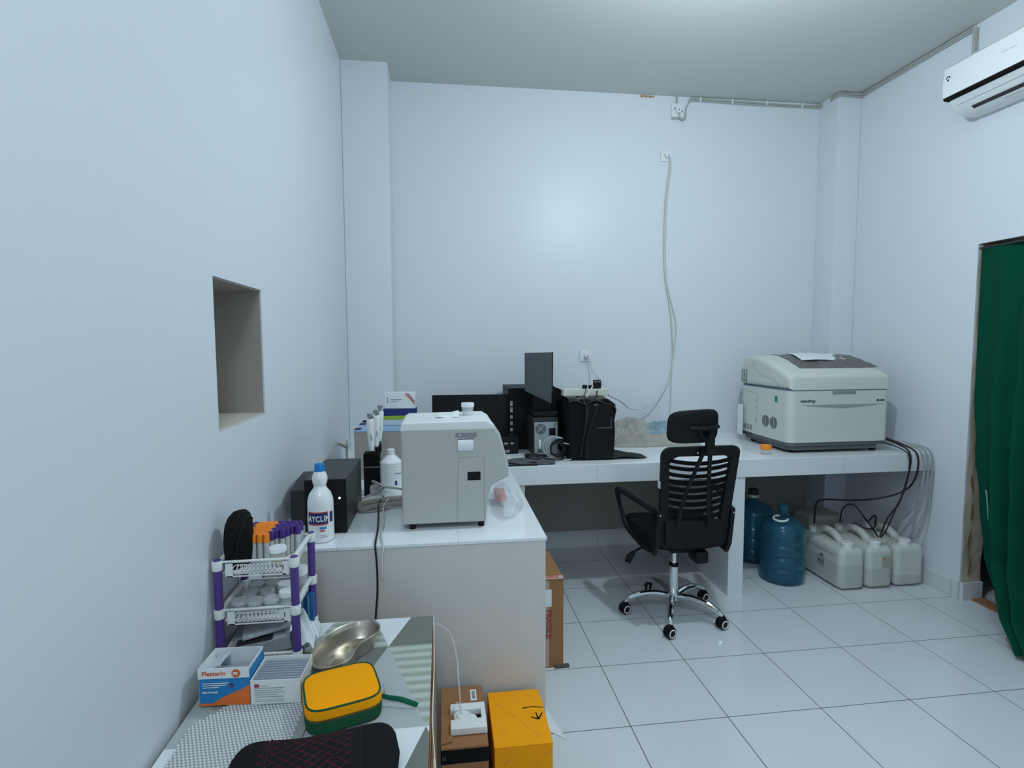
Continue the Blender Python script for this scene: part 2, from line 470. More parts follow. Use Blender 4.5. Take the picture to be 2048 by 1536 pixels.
# added fill lamp, unseen behind the photographer, to brighten the walls
l2 = thing('added_fill_lamp', 'added round flat fill lamp, unseen on the ceiling behind the photographer', 'lamp', (-0.75, -2.9, HZ))
MB().lathe([(.14, -.001), (.14, -.03), (.12, -.045), (0, -.05)]).build('fill_diffuser', BULB, l2)
ad = bpy.data.lights.new('fill_light', 'AREA'); ad.shape = 'DISK'; ad.size = .5; ad.energy = FILL_W; ad.color = LAMP_COL
ao = bpy.data.objects.new('fill_light', ad); col.objects.link(ao); ao.location = (0, 0, -.07); ao.parent = l2

# ------------------------------------------------------------------ tiled masonry counters
HC = 0.81
c1 = thing('tiled_counter', 'long white tiled counter along the back wall standing on masonry legs', 'counter', (0, 0.577, 0))
m = MB(); m.box(-.352, XR, 0, YC - .577, HC - .012, HC, .002); m.box(-.352, XC, YC - .577, YB - .577, HC - .012, HC); m.build('worktop', CTOP, c1)
m = MB(); m.box(-.352, XR, .004, YC - .577, HC - .105, HC - .012); m.box(-.352, XC, YC - .577, YB - .577, HC - .105, HC - .012); m.build('slab', SOFFIT, c1)
m = MB(); m.box(-.352, XR, -.004, .006, HC - .104, HC - .001, .002); m.build('edge_tiles', CEDGE, c1)
for x0, x1 in ((-.352, -.264), (.932, 1.026)):
    MB().box(x0, x1, .004, .885, 0, HC - .105, .003, vert_only=True).build('leg', PAINT if x0 > 0 else SOFFIT, c1)
c2 = thing('tiled_counter', 'low side counter with solid plastered front and white tiled top in the left corner', 'counter', (-.82, -.518, 0))
m = MB(); m.box(XL + .82, -.352 + .82, 0, YP + .518, HC - .012, HC, .002); m.build('worktop', CTOP, c2)
m = MB(); m.box(XL + .822, -.356 + .82, .004, YP + .518, 0, HC - .012, .003, vert_only=True); m.build('body', mat('plastered counter front', (0.66, 0.65, 0.62), 0.6, noise=0.03, nscale=5), c2)
# ------------------------------------------------------------------ low cabinet in the foreground
ZT = 0.65
cb = thing('low_cabinet', 'low cabinet with grey and white triangle pattern top at the left front', 'cabinet', (-1.0, -1.35, 0))
X0, X1, Y0, Y1 = -1.285, -.744, -2.0, -.706
m = MB(); m.box(X0 + 1.0, X1 - .006 + 1.0, Y0 + 1.35, Y1 - .004 + 1.35, 0, ZT - .018, .002); m.build('body', CARD2, cb)
m = MB(); m.box(X0 + 1.0, X1 + 1.0, Y0 + 1.35, Y1 + 1.35, ZT - .018, ZT - .0008, .001); m.build('top_board', TLIGHT, cb)
def clip(poly, x0, x1, y0, y1):
    for (ax, s, lim) in ((0, 1, x0), (0, -1, -x1), (1, 1, y0), (1, -1, -y1)):
        out = []
        for i in range(len(poly)):
            a, b = poly[i], poly[(i + 1) % len(poly)]
            da, db = s * a[ax] - lim, s * b[ax] - lim
            if da >= 0: out.append(a)
            if (da >= 0) != (db >= 0):
                t = da / (da - db); out.append((a[0] + (b[0] - a[0]) * t, a[1] + (b[1] - a[1]) * t))
        poly = out
        if not poly: break
    return poly
m = MB()
L, Hh, VX, VY = .224, .333, -.863, -.863
for row in range(-4, 2):
    for k in range(-5, 6):
        off = (row % 2) * L / 2
        bx = VX + k * L + off; by = VY + row * Hh
        for kind in (0, 1):
            if kind == 0: tri = [(bx, by), (bx + L, by), (bx + L / 2, by + Hh)]       # pointing up
            else: tri = [(bx, by), (bx + L / 2, by + Hh), (bx - L / 2, by + Hh)]       # pointing down
            p = clip(tri, X0, X1, Y0, Y1)
            if len(p) < 3: continue
            if kind == 1: mi = 2 if row % 2 == 0 else 3
            else: mi = 0 if row % 2 == 0 else 1
            key = (row, k, kind)
            mi = {(0, 0, 1): 2, (0, 0, 0): 0, (0, -1, 0): 3, (-1, 0, 1): 3, (-1, -1, 0): 1, (-1, -1, 1): 0,
                  (-2, 1, 1): 2, (-2, 0, 1): 2, (-2, 0, 0): 0, (-2, 1, 0): 0}.get(key, mi)
            m.mi = mi
            m.add([(x + 1.0, y + 1.35, ZT - .0004) for x, y in p], [list(range(len(p)))], smooth=False)
m.build('patterned_laminate', [TGREY, TLIGHT, TWHITE, TSTRIPE], cb)
# layered side board with peeling white edging
m = MB()
for i, (x, zz) in enumerate(((.2545, .60), (.2575, .58), (.261, .55))):
    m.box(x, x + .0022, -.60 + .05 * i, .60 - .02 * i, .02, ZT - .004 - .012 * i, .0006)
m.build('side_boards', CARD, cb)
m = MB(); m.tube([(.258, .64, ZT), (.263, .40, ZT - .004), (.262, .2, ZT - .02), (.268, .12, ZT - .06), (.276, .02, ZT - .12)], .004, 6, flat=.4); m.build('peeling_edging', WHITE, cb)
m = MB(); m.box(.2650, .2668, -.5, .12, .15, ZT - .05, .0005); m.build('loose_veneer', WHITE, cb)

# ------------------------------------------------------------------ office chair
ch = thing('office_chair', 'black mesh office chair with headrest and chrome five-star base at the back counter', 'chair', (.531, .426, 0))
m = MB(); m.cyl((0, 0, .085), (0, 0, .125), .034, .030); m.cyl((0, 0, .12), (0, 0, .275), .0245, .0225); m.build('base_column', CHROME, ch)
m = MB(); m.cyl((0, 0, .272), (0, 0, .284), .026); m.build('column_ring', BLACK, ch)
MB().cyl((0, 0, .28), (0, 0, .40), .013).build('gas_lift', CHROME, ch)
m = MB(); m.box(-.06, .07, -.10, .10, .375, .425, .012); m.box(.03, .10, -.20, -.10, .355, .42, .012); m.build('tilt_mechanism', BLACK, ch)
for a in (99, 171, 243, 315, 27):
    t = math.radians(a)
    d = Vector((math.cos(t), math.sin(t), 0))
    pts = [d * .022 + Vector((0, 0, .105)), d * .10 + Vector((0, 0, .118)), d * .18 + Vector((0, 0, .110)), d * .235 + Vector((0, 0, .088)), d * .262 + Vector((0, 0, .066))]
    m = MB(); m.tube(pts, [.018, .0165, .0155, .014, .010], 10)
    lg = m.build('star_leg', CHROME, ch)
    cs = MB()
    q = d * .262
    side = Vector((-d.y, d.x, 0)); side = Vector((math.cos(t + 1.0), math.sin(t + 1.0), 0)) if a not in (243, 315, 171, 27) else Vector((.35, -1, 0)).normalized()
    for sg in (-1, 1):
        cs.cyl(q + side * sg * .006 + Vector((0, 0, .029)), q + side * sg * .021 + Vector((0, 0, .029)), .0285, .027, 20)
    cs.tube([q + Vector((-.024, 0, .036)), q + Vector((0, 0, .064)), q + Vector((.024, 0, .036))], .009, 8)
    cs.cyl(q + Vector((0, 0, .055)), q + Vector((0, 0, .074)), .007)
    co = cs.build('caster', BLACK, ch)
    for sg in (-1, 1):
        rg = MB()
        c0 = q + side * sg * .0225 + Vector((0, 0, .029))
        u = side.cross(Vector((0, 0, 1)))
        rg.tube([c0 + (u * math.cos(k * PI / 10) + Vector((0, 0, 1)) * math.sin(k * PI / 10)) * .0195 for k in range(21)], .0028, 6, smoothpath=False, caps=False)
        rg.build('wheel_ring', WHITE, co)
# seat cushion
m = MB()
def seat(u, v):
    a = 2 * PI * u
    c, s = math.cos(a), math.sin(a)
    d = (abs(c) ** 4 + abs(s) ** 4) ** .25
    k = [0.001, .75, .96, 1.0, 1.0, .94, .6, 0.001][min(7, int(round(v * 7)))]
    z = [.425, .425, .43, .45, .475, .505, .518, .512][min(7, int(round(v * 7)))]
    x, y = .235 * c / d * k, .03 + .235 * s / d * k
    return (x, y, z - (.018 * max(0, y - .12) / .14 if z > .45 else 0) + .012 * abs(x) / .235)
m.grid(seat, 40, 8, closed_u=True)
m.build('seat', FABRIC, ch)
# backrest frame, slats
def back_y(x, z):
    t = (z - .46) / .52
    return -.235 - .085 * t + .03 * math.sin(t * PI) * 1.0 - .05 * 0 + .38 * x * x * (1.0 - .2 * t)
def outl(k, inset):
    # rounded trapezoid outline, k 0..1
    w0, w1, z0, z1 = .178 - inset, .198 - inset, .455 + inset * 1.0, .985 - inset * 1.15
    P = []
    def arc(cx, cz, r, a0, a1, n=6):
        for i in range(n + 1):
            a = math.radians(a0 + (a1 - a0) * i / n); P.append((cx + r * math.cos(a), cz + r * math.sin(a)))
    r = .045
    arc(w0 - r, z0 + r, r, -90, 0); arc(w1 - r, z1 - r, r, 0, 90); arc(-w1 + r, z1 - r, r, 90, 180); arc(-w0 + r, z0 + r, r, 180, 270)
    return P
oo, ii = outl(0, 0), outl(0, .042)
ii = [(x, max(z, .585)) for x, z in ii]
m = MB()
n = len(oo)
V = []
for dy in (0, .024):
    for P in (oo, ii):
        V += [(x, back_y(x, z) + dy, z) for x, z in P]
Fc = []
for i in range(n):
    j = (i + 1) % n
    Fc += [[i, j, n + j, n + i], [2 * n + i, 3 * n + i, 3 * n + j, 2 * n + j], [i, 2 * n + i, 2 * n + j, j], [n + i, n + j, 3 * n + j, 3 * n + i]]
m.add(V, Fc)
m.build('backrest_frame', BLACK, ch)
m = MB()
for i in range(9):
    z = .612 + i * .0368
    hw = .145 + .012 * (z - .6) / .3
    th = .0085 + (.0 if i > 5 else 0.0025)
    sag = .014
    def f(u, v, z=z, hw=hw, th=th):
        x = -hw + 2 * hw * u
        zz = z + (v - .5) * 2 * th + sag * (abs(x) / hw) ** 2 * 1.4 - sag * .5
        return (x, back_y(x, zz) + .004, zz)
    m.grid(f, 13, 3, thick=.008)
m.build('mesh_slats', FABRIC, ch)
m = MB()
for sg in (-1, 1):
    m.tube([(sg * .018 + .01, back_y(0, .96) - .012, .955), (sg * .038 + .004, back_y(.05, .85) - .016, .85), (sg * .066 - .01, back_y(.07, .70) - .018, .70), (sg * .082 - .012, back_y(.08, .56) - .016, .57)], [.012, .011, .011, .013], 8, flat=.6)
m.box(-.155, .155, back_y(.1, .53) - .012, back_y(.1, .53) + .012, .475, .60, .015)
m.build('back_support', BLACK, ch)
# headrest
m = MB()
def hr(u, v):
    a = 2 * PI * u; c, s = math.cos(a), math.sin(a)
    d = (abs(c) ** 4.6 + abs(s) ** 4.6) ** (1 / 4.6)
    k = [0, .8, .96, 1.0, .96, .8, 0][int(round(v * 6))]; y = [-.022, -.02, -.012, 0, .012, .022, .026][int(round(v * 6))]
    x, z = .128 * c / d * k, .082 * s / d * k
    return (x - .052, -.315 + y + .9 * x * x - .12 * z, 1.083 + z + .05 * x * (1 if z > 0 else .1))
m.grid(hr, 36, 7, closed_u=True)
m.build('headrest', BLACK, ch)
m = MB()
m.box(-.004, .040, -.352, -.330, .95, 1.045, .006); m.tube([(.018, -.345, 1.03), (.018, -.352, 1.075)], [.018, .012], 8)
m.tube([(-.085, -.345, 1.082), (-.035, -.362, 1.080), (.015, -.362, 1.083), (.055, -.348, 1.086)], .0095, 8)
m.tube([(-.04, -.346, 1.085), (-.035, -.352, 1.05), (-.005, -.350, 1.02)], .008, 8)
m.build('headrest_bracket', BLACK, ch)
# arms
for sg in (-1, 1):
    def ax_(k): return sg * k
    m = MB()
    pts = [(ax_(.185), -.235, .650), (ax_(.205), -.19, .652), (ax_(.235), -.10, .668), (ax_(.262), .02, .682), (ax_(.272), .10, .680), (ax_(.274), .135, .664), (ax_(.272), .140, .635), (ax_(.262), .115, .565), (ax_(.248), .06, .485), (ax_(.228), -.03, .452), (ax_(.205), -.12, .430), (ax_(.192), -.17, .435)]
    m.tube(pts, [.014, .016, .018, .020, .020, .018, .013, .0115, .013, .016, .018, .018], 10)
    m.prism([(-.262, .660), (-.205, .672), (-.150, .50), (-.150, .425), (-.205, .415), (-.235, .47)], 'x', sg * .178, sg * .204, .008)
    ar = m.build('armrest', BLACK, ch)
    for y, z in ((-.244, .640), (-.226, .575)):
        b = MB(); b.cyl((sg * .190, y - .012, z), (sg * .190, y - .022, z), .0055, .004, 12)
        b.build('screw', CHROME, ar)
for x in (-.030, .052):
    MB().cyl((x, back_y(x, .955) + .002, .955), (x, back_y(x, .955) - .006, .955), .0055, .0045, 12).build('top_screw', CHROME, ch)
m = MB(); m.tube([(-.10, .0, .40), (-.20, -.02, .385), (-.245, -.03, .365)], .006, 8); m.tube([(-.235, -.03, .372), (-.262, -.035, .345), (-.275, -.04, .320)], [.012, .019, .015], 10)
m.build('height_lever', BLACK, ch)
m = MB(); m.box(-.205, -.203, -.18, -.15, .74, .775, .0005); m.build('maker_tag', WHITE, ch, loc=(.0, -.11, .04))

# ------------------------------------------------------------------ clinical chemistry analyser on the right
mx, my = 1.35, .68
an = thing('chemistry_analyser', 'large ivory bench-top chemistry analyser on the right end of the back counter', 'lab analyser', (mx, my, HC))
def rel(p): return p
B0 = .066
m = MB(); m.box(0, .672, 0, .548, B0, .378, .045, 4, vert_only=True); m.build('body', MIND, an)
prof = [(0, .385), (0, .452), (.012, .472), (.045, .488), (.12, .516), (.24, .558), (.34, .582), (.42, .588), (.48, .580), (.525, .552), (.546, .51), (.548, .385)]
m = MB(); m.prism(prof, 'x', 0, .672, .032, 4); m.build('lid', MIND, an)
m = MB(); m.box(.004, .668, .004, .544, .3775, .3855, .042, 4, vert_only=True); m.build('seam_line', mat('blue grey seam', (.16, .24, .30), .4), an)
def ptop(y):
    for i in range(len(prof) - 1):
        (a, za), (b, zb_) = prof[i], prof[i + 1]
        if a <= y <= b and b > a: return za + (zb_ - za) * (y - a) / (b - a)
    return .588
random.seed(5)
m = MB()
def win(u, v):
    y = .105 + .375 * v
    x = .135 + .02 * v + u * (.535 - .06 * v)
    return (x, y, ptop(y) + .003 + .0022 * math.sin(u * 37 + v * 9) * math.sin(v * 23 + u * 11))
m.grid(win, 40, 24, thick=.0015)
m.build('lid_window', BROWNW, an)
# loose paper sheet on top
m = MB(); m.prism([(0, -.002), (.672, -.002), (.655, .02), (.66, .50), (.01, .50)], 'z', 0, .01)
m.bm.free()
base = MB()
base.prism([(.05, .014), (.60, .014), (.63, .05), (.64, .52), (.03, .52), (.012, .05)], 'z', .018, B0 - .006)
base.box(.002, .668, .004, .545, B0 - .022, B0, .040, 3, vert_only=True)
bo = base.build('base', DGREY, an)
for x, y in ((.08, .07), (.60, .05), (.07, .48), (.6, .48)):
    MB().lathe([(.016, 0), (.019, .004), (.019, .02)], 14, x, y).build('foot', BLACK, an)
# front details
m = MB(); m.box(.28, .435, -.0015, .004, .355, .3765, .004); m.build('lid_grip', MGREY, an)
m = MB(); m.prism([(.085, .294), (.62, .296), (.60, .291), (.35, .270), (.11, .289)], 'y', -.0012, .002); m.build('front_groove', mat('groove', (.33, .35, .33), .5), an)
text('maker_lettering', 'mindray', .029, BLACK, an, (.072, -.0010, .309), FRONT, 1.05, .0004)
text('model_lettering', 'BS-240', .0185, BLACK, an, (.575, -.0010, .311), FRONT, 1.0, .0003)
# left side details (x = 0 plane)
def vent(y, z, w_, h_, nv=10, mat_=DARKP, horiz=True, name='vent'):
    m = MB()
    for i in range(nv):
        if horiz: m.box(-.0012, .002, y - w_ / 2, y + w_ / 2, z - h_ / 2 + h_ * (i + .1) / nv, z - h_ / 2 + h_ * (i + .55) / nv)
    return m.build(name, mat_, an)
for i in range(3): vent(.525 - i * .027, .448, .017, .085, 14)
for i in range(4): vent(.505 - i * .034, .105, .022, .036, 6)
for i in range(4): vent(.500 - i * .034, .062, .022, .022, 4)
for cy_ in (.235, .150):
    m = MB()
    for i in range(13):
        zz = -.036 + i * .006
        hw = math.sqrt(max(0, .038 ** 2 - zz * zz))
        if hw < .004: continue
        m.box(-.0012, .002, cy_ - hw, cy_ - .003, .168 + zz, .1712 + zz)
        m.box(-.0012, .002, cy_ + .003, cy_ + hw, .168 + zz, .1712 + zz)
    m.build('fan_grille', DARKP, an)
m = MB()
for a, b in (((.335, .335), (.500, .355)), ((.500, .355), (.500, .120)), ((.335, .335), (.335, .120))):
    m.cyl((-.0006, a[0], a[1]), (-.0006, b[0], b[1]), .0009, n=6)
m.build('door_outline', GREYP, an)
m = MB(); m.box(-.002, .003, .115, .142, .30, .34, .002); m.build('power_switch', GREEN, an)
m = MB()
for z in (.292, .155): m.cyl((-.001, .345, z), (.002, .345, z), .007, n=12)
m.build('lock', GREYP, an)
m = MB(); m.tube([(-.0006, .40, .545), (-.0006, .36, .49), (-.0006, .25, .455), (-.0006, .15, .435), (-.0006, .08, .385)], .0011, 6); m.build('side_contour', GREYP, an)
m = MB(); m.box(-.024, -.018, .47, .53, .04, .25, .003); m.build('tray_flap', WHITE, an)
o = MB()
def sheet(u, v):
    y = .21 + .30 * v * .85; x = .22 + .05 * v + u * .33
    return (x, y + .015 * u, ptop(y) + .010 + .004 * math.sin(u * 5))
o.grid(sheet, 10, 8, thick=.0008)
tag(o.build('paper_sheet', PAPER, None, loc=(mx, my, HC)), 'sheet of white paper lying on the dark lid window of the large analyser', 'paper')

# sample cup with orange lid
def cup(name, label, loc, lid, r=.030, h=.052, lidh=.014, group=None, rot=(0, 0, 0), content=None):
    t = thing(name, label, 'sample cup', loc, 0, group)
    t.rotation_euler = rot
    m = MB(); m.lathe([(0, .001), (r * .84, .001), (r * .86, .004), (r * .95, h - .01), (r * .93, h - .01), (r * .84, .006), (0, .004)], 24); m.build('cup_body', CLEAR, t)
    m = MB(); m.lathe([(r, h - lidh), (r * 1.04, h - lidh + .001), (r * 1.04, h - .002), (r, h), (0, h)], 28); m.build('lid', lid, t)
    if content:
        m = MB(); random.seed(2)
        m.box(-.014, .012, -.01, .008, .005, .030, .002); m.x = Matrix.Rotation(.5, 4, 'Z'); m.box(-.005, .016, -.012, .006, .004, .026, .002)
        m.build('folded_paper', content, t)
    return t
cup('sample_cup', 'sample cup with an orange lid standing on the back counter beside the large analyser', (1.222, .70, HC), ORANGE, .031, .056, .026)

# ------------------------------------------------------------------ haematology analyser on the side counter
hm = thing('haematology_analyser', 'grey-sided white haematology analyser on the side counter, printer slot facing the room', 'lab analyser', (-.7, -.39, HC))
P2 = [(-.155, .022), (.145, .022), (.157, .121), (.167, .155), (.207, .175), (.229, .187), (.230, .232), (.20, .345), (.172, .378), (.150, .392), (-.140, .388), (-.152, .380), (-.155, .368)]
def sh(pp, dx): return [(x + dx, z) for x, z in pp]
low = [p for p in P2 if True]
m = MB(); m.prism(P2, 'y', 0, .27, .010, 3); m.build('housing', OFFW, hm)
m = MB(); m.prism([(-.158, .362), (.184, .362), (.174, .382), (.150, .397), (-.140, .394), (-.153, .386)], 'y', -.003, .272, .006, 3); m.build('top_cover', OFFTOP, hm)
m = MB(); m.box(.038, .114, -.0012, .004, .335, .352, .001); m.build('printer_bezel', MGREY, hm)
m = MB(); m.box(.040, .113, -.0014, .004, .280, .334, .002); m.build('printer_panel', mat('light grey panel', (.50, .51, .50), .4), hm)
m = MB(); m.box(.046, .104, -.0022, .0, .3265, .331); m.build('paper_slot', BLACK, hm)
m = MB(); m.grid(lambda u, v: (.047 + .055 * u, -.003 - .006 * math.sin(v * PI * .9), .328 - v * .040), 4, 8, thick=.0006); m.build('receipt_paper', PAPER, hm)
m = MB()
for a, b in (((.048, .262), (.142, .266)), ((.048, .262), (.040, .026)), ((.142, .266), (.140, .026))):
    m.cyl((a[0], -.0003, a[1]), (b[0], -.0003, b[1]), .0009, n=6)
m.build('door_outline', GREYP, hm)
m = MB(); m.box(.080, .127, -.0016, .004, .178, .209, .001); m.build('black_window', BLACK, hm)
m = MB(); m.cyl((.054, -.0015, .345), (.054, .002, .345), .003, n=10); m.build('indicator', WHITE, hm)
for x in (-.12, .13):
    for y in (.03, .23): MB().cyl((x, y, 0), (x, y, .026), .012, n=12).build('foot', BLACK, hm)
cup('sample_cup', 'empty clear cup with a white lid standing on top of the white haematology analyser', (-.610, -.235, HC + .3935), WHITEG, .024, .050, .016)
m = MB()
def tis(u, v):
    return (-.045 + .09 * u, .0 + .075 * v, .004 + .020 * max(0, math.sin(v * PI)) * (u ** .7) + .002 * math.sin(u * 9))
m.grid(tis, 10, 8, thick=.001)
tag(m.build('tissue', PAPER, None, loc=(-.690, -.30, HC + .393)), 'crumpled white tissue lying on top of the haematology analyser', 'tissue')

# ------------------------------------------------------------------ other things on the side counter
def bottle_label(parent, r, z0, z1, a0, a1, m_, name='label_band', off=.0006, n=16, cx=0, cy=0):
    m = MB(); m.grid(lambda u, v: (cx + (r + off) * math.sin(a0 + (a1 - a0) * u), cy - (r + off) * math.cos(a0 + (a1 - a0) * u), z0 + (z1 - z0) * v), n, 2)
    return m.build(name, m_, parent)
bl = thing('bleach_bottle', 'white bleach bottle with blue cap and navy label on the side counter', 'bottle', (-1.126, -.435, HC))
R = .043
m = MB(); m.lathe([(R * .86, 0), (R * .97, .004), (R, .010), (R, .125), (R * .97, .145), (R * .82, .165), (R * .52, .182), (R * .46, .190), (R * .56, .203), (R * .60, .215), (R * .55, .228), (R * .36, .243), (R * .33, .25)], 36); m.build('bottle_body', WHITEG, bl)
m = MB(); m.lathe([(.0175, .240), (.0175, .244), (.016, .263), (.014, .266), (0, .266)], 20); m.build('cap', BLUECAP, bl)
lb = bottle_label(bl, R, .068, .105, -.9, .75, NAVY)
bottle_label(lb, R, .105, .109, -.9, .75, REDP, 'red_edge', .0009); bottle_label(lb, R, .064, .068, -.9, .75, REDP, 'red_edge', .0009)
bottle_label(lb, R, .070, .106, .92, 1.25, NAVY, 'side_label')
bottle_label(lb, R, .050, .058, .1, .62, mat('blue label mark', (.05, .28, .48), .5), 'label_mark'); bottle_label(lb, R, .042, .047, .1, .50, REDP, 'label_mark')
bottle_label(lb, R, .028, .030, .15, .6, GREYP, 'small_print'); bottle_label(lb, R, .022, .024, .15, .7, GREYP, 'small_print')
def ctext(parent, s, size, R_, z, a_c, m_, name='label_lettering', adv=.62, bold=.0008):
    ws = [(.30 if c_ in 'I1' else (.52 if c_ in 'L' else .62)) * size * adv / R_ for c_ in s]
    x_ = -sum(ws) / 2
    for i, chh in enumerate(s):
        a = a_c + x_ + ws[i] / 2; x_ += ws[i]
        text(name, chh, size, m_, parent, ((R_) * math.sin(a), -(R_) * math.cos(a), z), (PI / 2, 0, a), .72, bold, 'CENTER')
ctext(lb, 'BAYCLIN', .027, R + .0016, .0770, -.13, WHITEG, adv=.84)

# dark box pair by the left wall
bx = thing('power_box', 'black metal power box with a white indicator light, beside the bleach bottle', 'power unit', (-1.12, -.373, HC))
m = MB(); m.box(-.073, .070, 0, .36, .004, .195, .003); m.build('case', BTOP, bx)
m = MB(); m.box(-.0735, .0705, -.004, .003, .002, .1955, .002); m.build('front_panel', BLACK, bx)
m = MB(); m.cyl((.047, -.005, .128), (.047, -.001, .128), .004, n=12); m.build('indicator', mat('indicator light', (1, 1, 1), .4, emis=(1, 1, 1), estr=1.5), bx)
pb = MB(); pb.prism([(0, 0), (.20, 0), (.20, .158), (.10, .152), (0, .132)], 'x', -.037, .032, .004)
tag(pb.build('dark_case', BTOP, None, loc=(-1.233, -.27, HC)), 'slim dark case squeezed between the black power box and the left wall', 'case')
gb = thing('carton', 'large grey-brown carton with a pale blue top behind the black power box', 'box', (-1.04, .408, HC))
m = MB(); m.box(-.102, .23, 0, .36, 0, .243, .002); m.build('box_body', GREYC, gb)
m = MB(); m.box(-.104, .232, -.002, .362, .240, .246, .001); m.build('film_top', LBLUE, gb)
for y in (.03, .20, .31):
    MB().box(-.106, -.075, y, y + .05, .245, .249, .001).build('black_tape', BLACK, gb)
k1 = thing('reagent_box', 'white and navy reagent box with lime green stripe on the grey-brown carton', 'box', (-.93, .56, HC + .247))
m = MB(); m.box(-.085, .085, 0, .10, 0, .085, .002); m.build('box_body', mat('pale box', (.55, .62, .66), .5), k1)
m = MB(); m.box(-.0858, .0858, -.001, .1008, .050, .086, .001); m.build('navy_band', NAVY, k1)
m = MB(); m.box(-.0864, .078, -.0016, .02, .030, .050, .001); m.build('green_stripe', GREENP, k1)
k2 = thing('glove_box', 'white box with red and black diagonal stripes, topmost of the boxes at the back left', 'box', (-.930, .565, HC + .334), -.08)
m = MB(); m.box(-.080, .080, 0, .095, 0, .082, .002); m.build('box_body', WHITE, k2)
m = MB(); m.prism([(.028, .080), (.036, .080), (.078, .030), (.078, .020)], 'y', -.0012, .001); m.build('red_stripe', REDP, k2)
m = MB(); m.prism([(.042, .080), (.047, .080), (.078, .042), (.078, .036)], 'y', -.0012, .001); m.build('black_stripe', DARKP, k2)
m = MB(); m.box(-.065, -.060, -.001, .001, .03, .06); m.box(-.05, .01, -.001, .001, .045, .05); m.box(-.05, -.01, -.001, .001, .036, .039); m.build('small_print', GREYP, k2)

# pipette stand and pipettes
ps = thing('pipette_stand', 'black pipette stand behind the bleach bottle, beside the grey-brown carton', 'stand', (-1.022, .13, HC))
m = MB(); m.box(-.034, .034, -.03, .03, 0, .19, .003); m.build('stand_body', BLACKM, ps)
m = MB(); m.box(-.034, .036, -.031, .031, .128, .131, .001); m.build('edge_line', MGREY, ps)
m = MB(); m.box(.016, .042, -.012, .012, .19, .225, .003); m.tube([(.03, 0, .22), (.028, 0, .24)], .008); m.build('holder_arm', BLACK, ps)
def pipette(label, x, y, z, tilt):
    t = thing('pipette', label, 'pipette', (x, y, z), 0, 'pipettes on the black stand')
    t.rotation_euler = (0, tilt, 0)
    m = MB(); m.lathe([(.006, 0), (.011, .010), (.013, .04), (.016, .09), (.017, .135), (.013, .142)], 16, sy=1.15); m.build('barrel', WHITEG, t)
    m = MB(); m.cyl((0, 0, .140), (0, 0, .163), .006); m.lathe([(.0115, .152), (.0125, .160), (.0115, .166), (0, .167)], 16); m.build('plunger', MGREY, t)
    m = MB(); m.box(-.030, .010, -.006, .006, .130, .139, .003); m.build('finger_hook', BLACK, t)
    m = MB(); m.box(.002, .006, -.0200, -.0175, .05, .075, .0005); m.build('scale_window', MGREY, t)
    m = MB(); m.cyl((0, 0, -.012), (0, 0, .002), .007, .009); m.build('nose', BLACK, t)
    return t
pipette('white pipette hanging at the left of the stand', -1.018, .092, HC + .202, -.03)
pipette('white pipette hanging in the middle of the stand', -1.000, .120, HC + .215, .02)
pipette('taller white pipette hanging at the right of the stand', -.992, .150, HC + .232, .05)

wb = thing('reagent_bottle', 'round white bottle with a white screw cap between the pipette stand and the haematology analyser', 'bottle', (-.940, .13, HC))
R = .050
m = MB(); m.lathe([(R * .95, 0), (R, .006), (R, .125), (R * .97, .128), (R, .131), (R, .136), (R * .97, .139), (R, .142), (R * .98, .148), (R * .40, .176), (R * .36, .178)], 32); m.build('bottle_body', WHITEG, wb)
m = MB(); m.lathe([(.0185, .174), (.018, .200), (.016, .203), (0, .203)], 20); m.build('screw_cap', WHITE, wb)
lb = bottle_label(wb, R, .045, .105, .35, 1.2, PAPER); bottle_label(lb, R, .098, .101, .45, 1.1, NAVY, 'label_mark', .001); bottle_label(lb, R, .048, .068, .42, .62, NAVY, 'label_mark', .001)
m = MB(); m.box(-.03, .03, -.022, .022, 0, .055, .004)
tag(m.build('plastic_tub', CLEAR, None, loc=(-.995, .068, HC)), 'small clear tub with a scale in front of the black pipette stand', 'tub')

# cables on the side counter
def cable(name, label, pts, r, m_, cat='cable', n=8, sub=6, group=None):
    m = MB(); m.tube(pts, r, n, sub=sub)
    return tag(m.build(name, m_, None), label, cat, group)
z0 = HC + .006
cable('signal_cable', 'looped grey signal cable lying beside the haematology analyser', [(-.85, -.03, .865), (-.90, .02, .86), (-.97, .04, .868), (-1.01, .05, .885), (-1.0, .0, .90), (-.96, -.03, .885), (-.97, .02, .86), (-1.03, .03, .83), (-1.07, 0, z0), (-1.06, -.12, z0), (-1.0, -.15, z0), (-.93, -.12, z0 + .006), (-.86, -.06, z0 + .01)], .0045, CABLEG)
cable('ribbon_cable', 'thick beige cable bundle curling in front of the pipette stand', [(-.85, -.02, z0 + .012), (-.93, -.03, z0 + .014), (-1.01, -.07, z0 + .014), (-1.05, -.10, z0 + .012), (-1.03, -.15, z0 + .01), (-.97, -.12, z0 + .012), (-.86, -.09, z0 + .012)], .012, mat('beige cable sheath', (.28, .26, .23), .7))
cable('mains_cable', 'black cable running over the side counter edge down towards the kidney dish', [(-.965, .03, z0 + .01), (-.968, -.12, z0 + .02), (-.955, -.25, z0), (-.942, -.40, z0), (-.936, -.51, z0), (-.934, -.528, HC - .01), (-.930, -.53, .74), (-.930, -.535, .66), (-.936, -.545, .58), (-.945, -.56, .45)], .0034, CABLEB)
cable('thin_hose', 'thin white hose hanging over the edge of the side counter', [(-.93, .05, z0 + .01), (-.945, -.15, z0 + .02), (-.93, -.30, z0), (-.925, -.42, z0), (-.912, -.51, z0), (-.908, -.528, HC - .01), (-.912, -.53, .78), (-.915, -.53, .70)], .003, CABLEW)
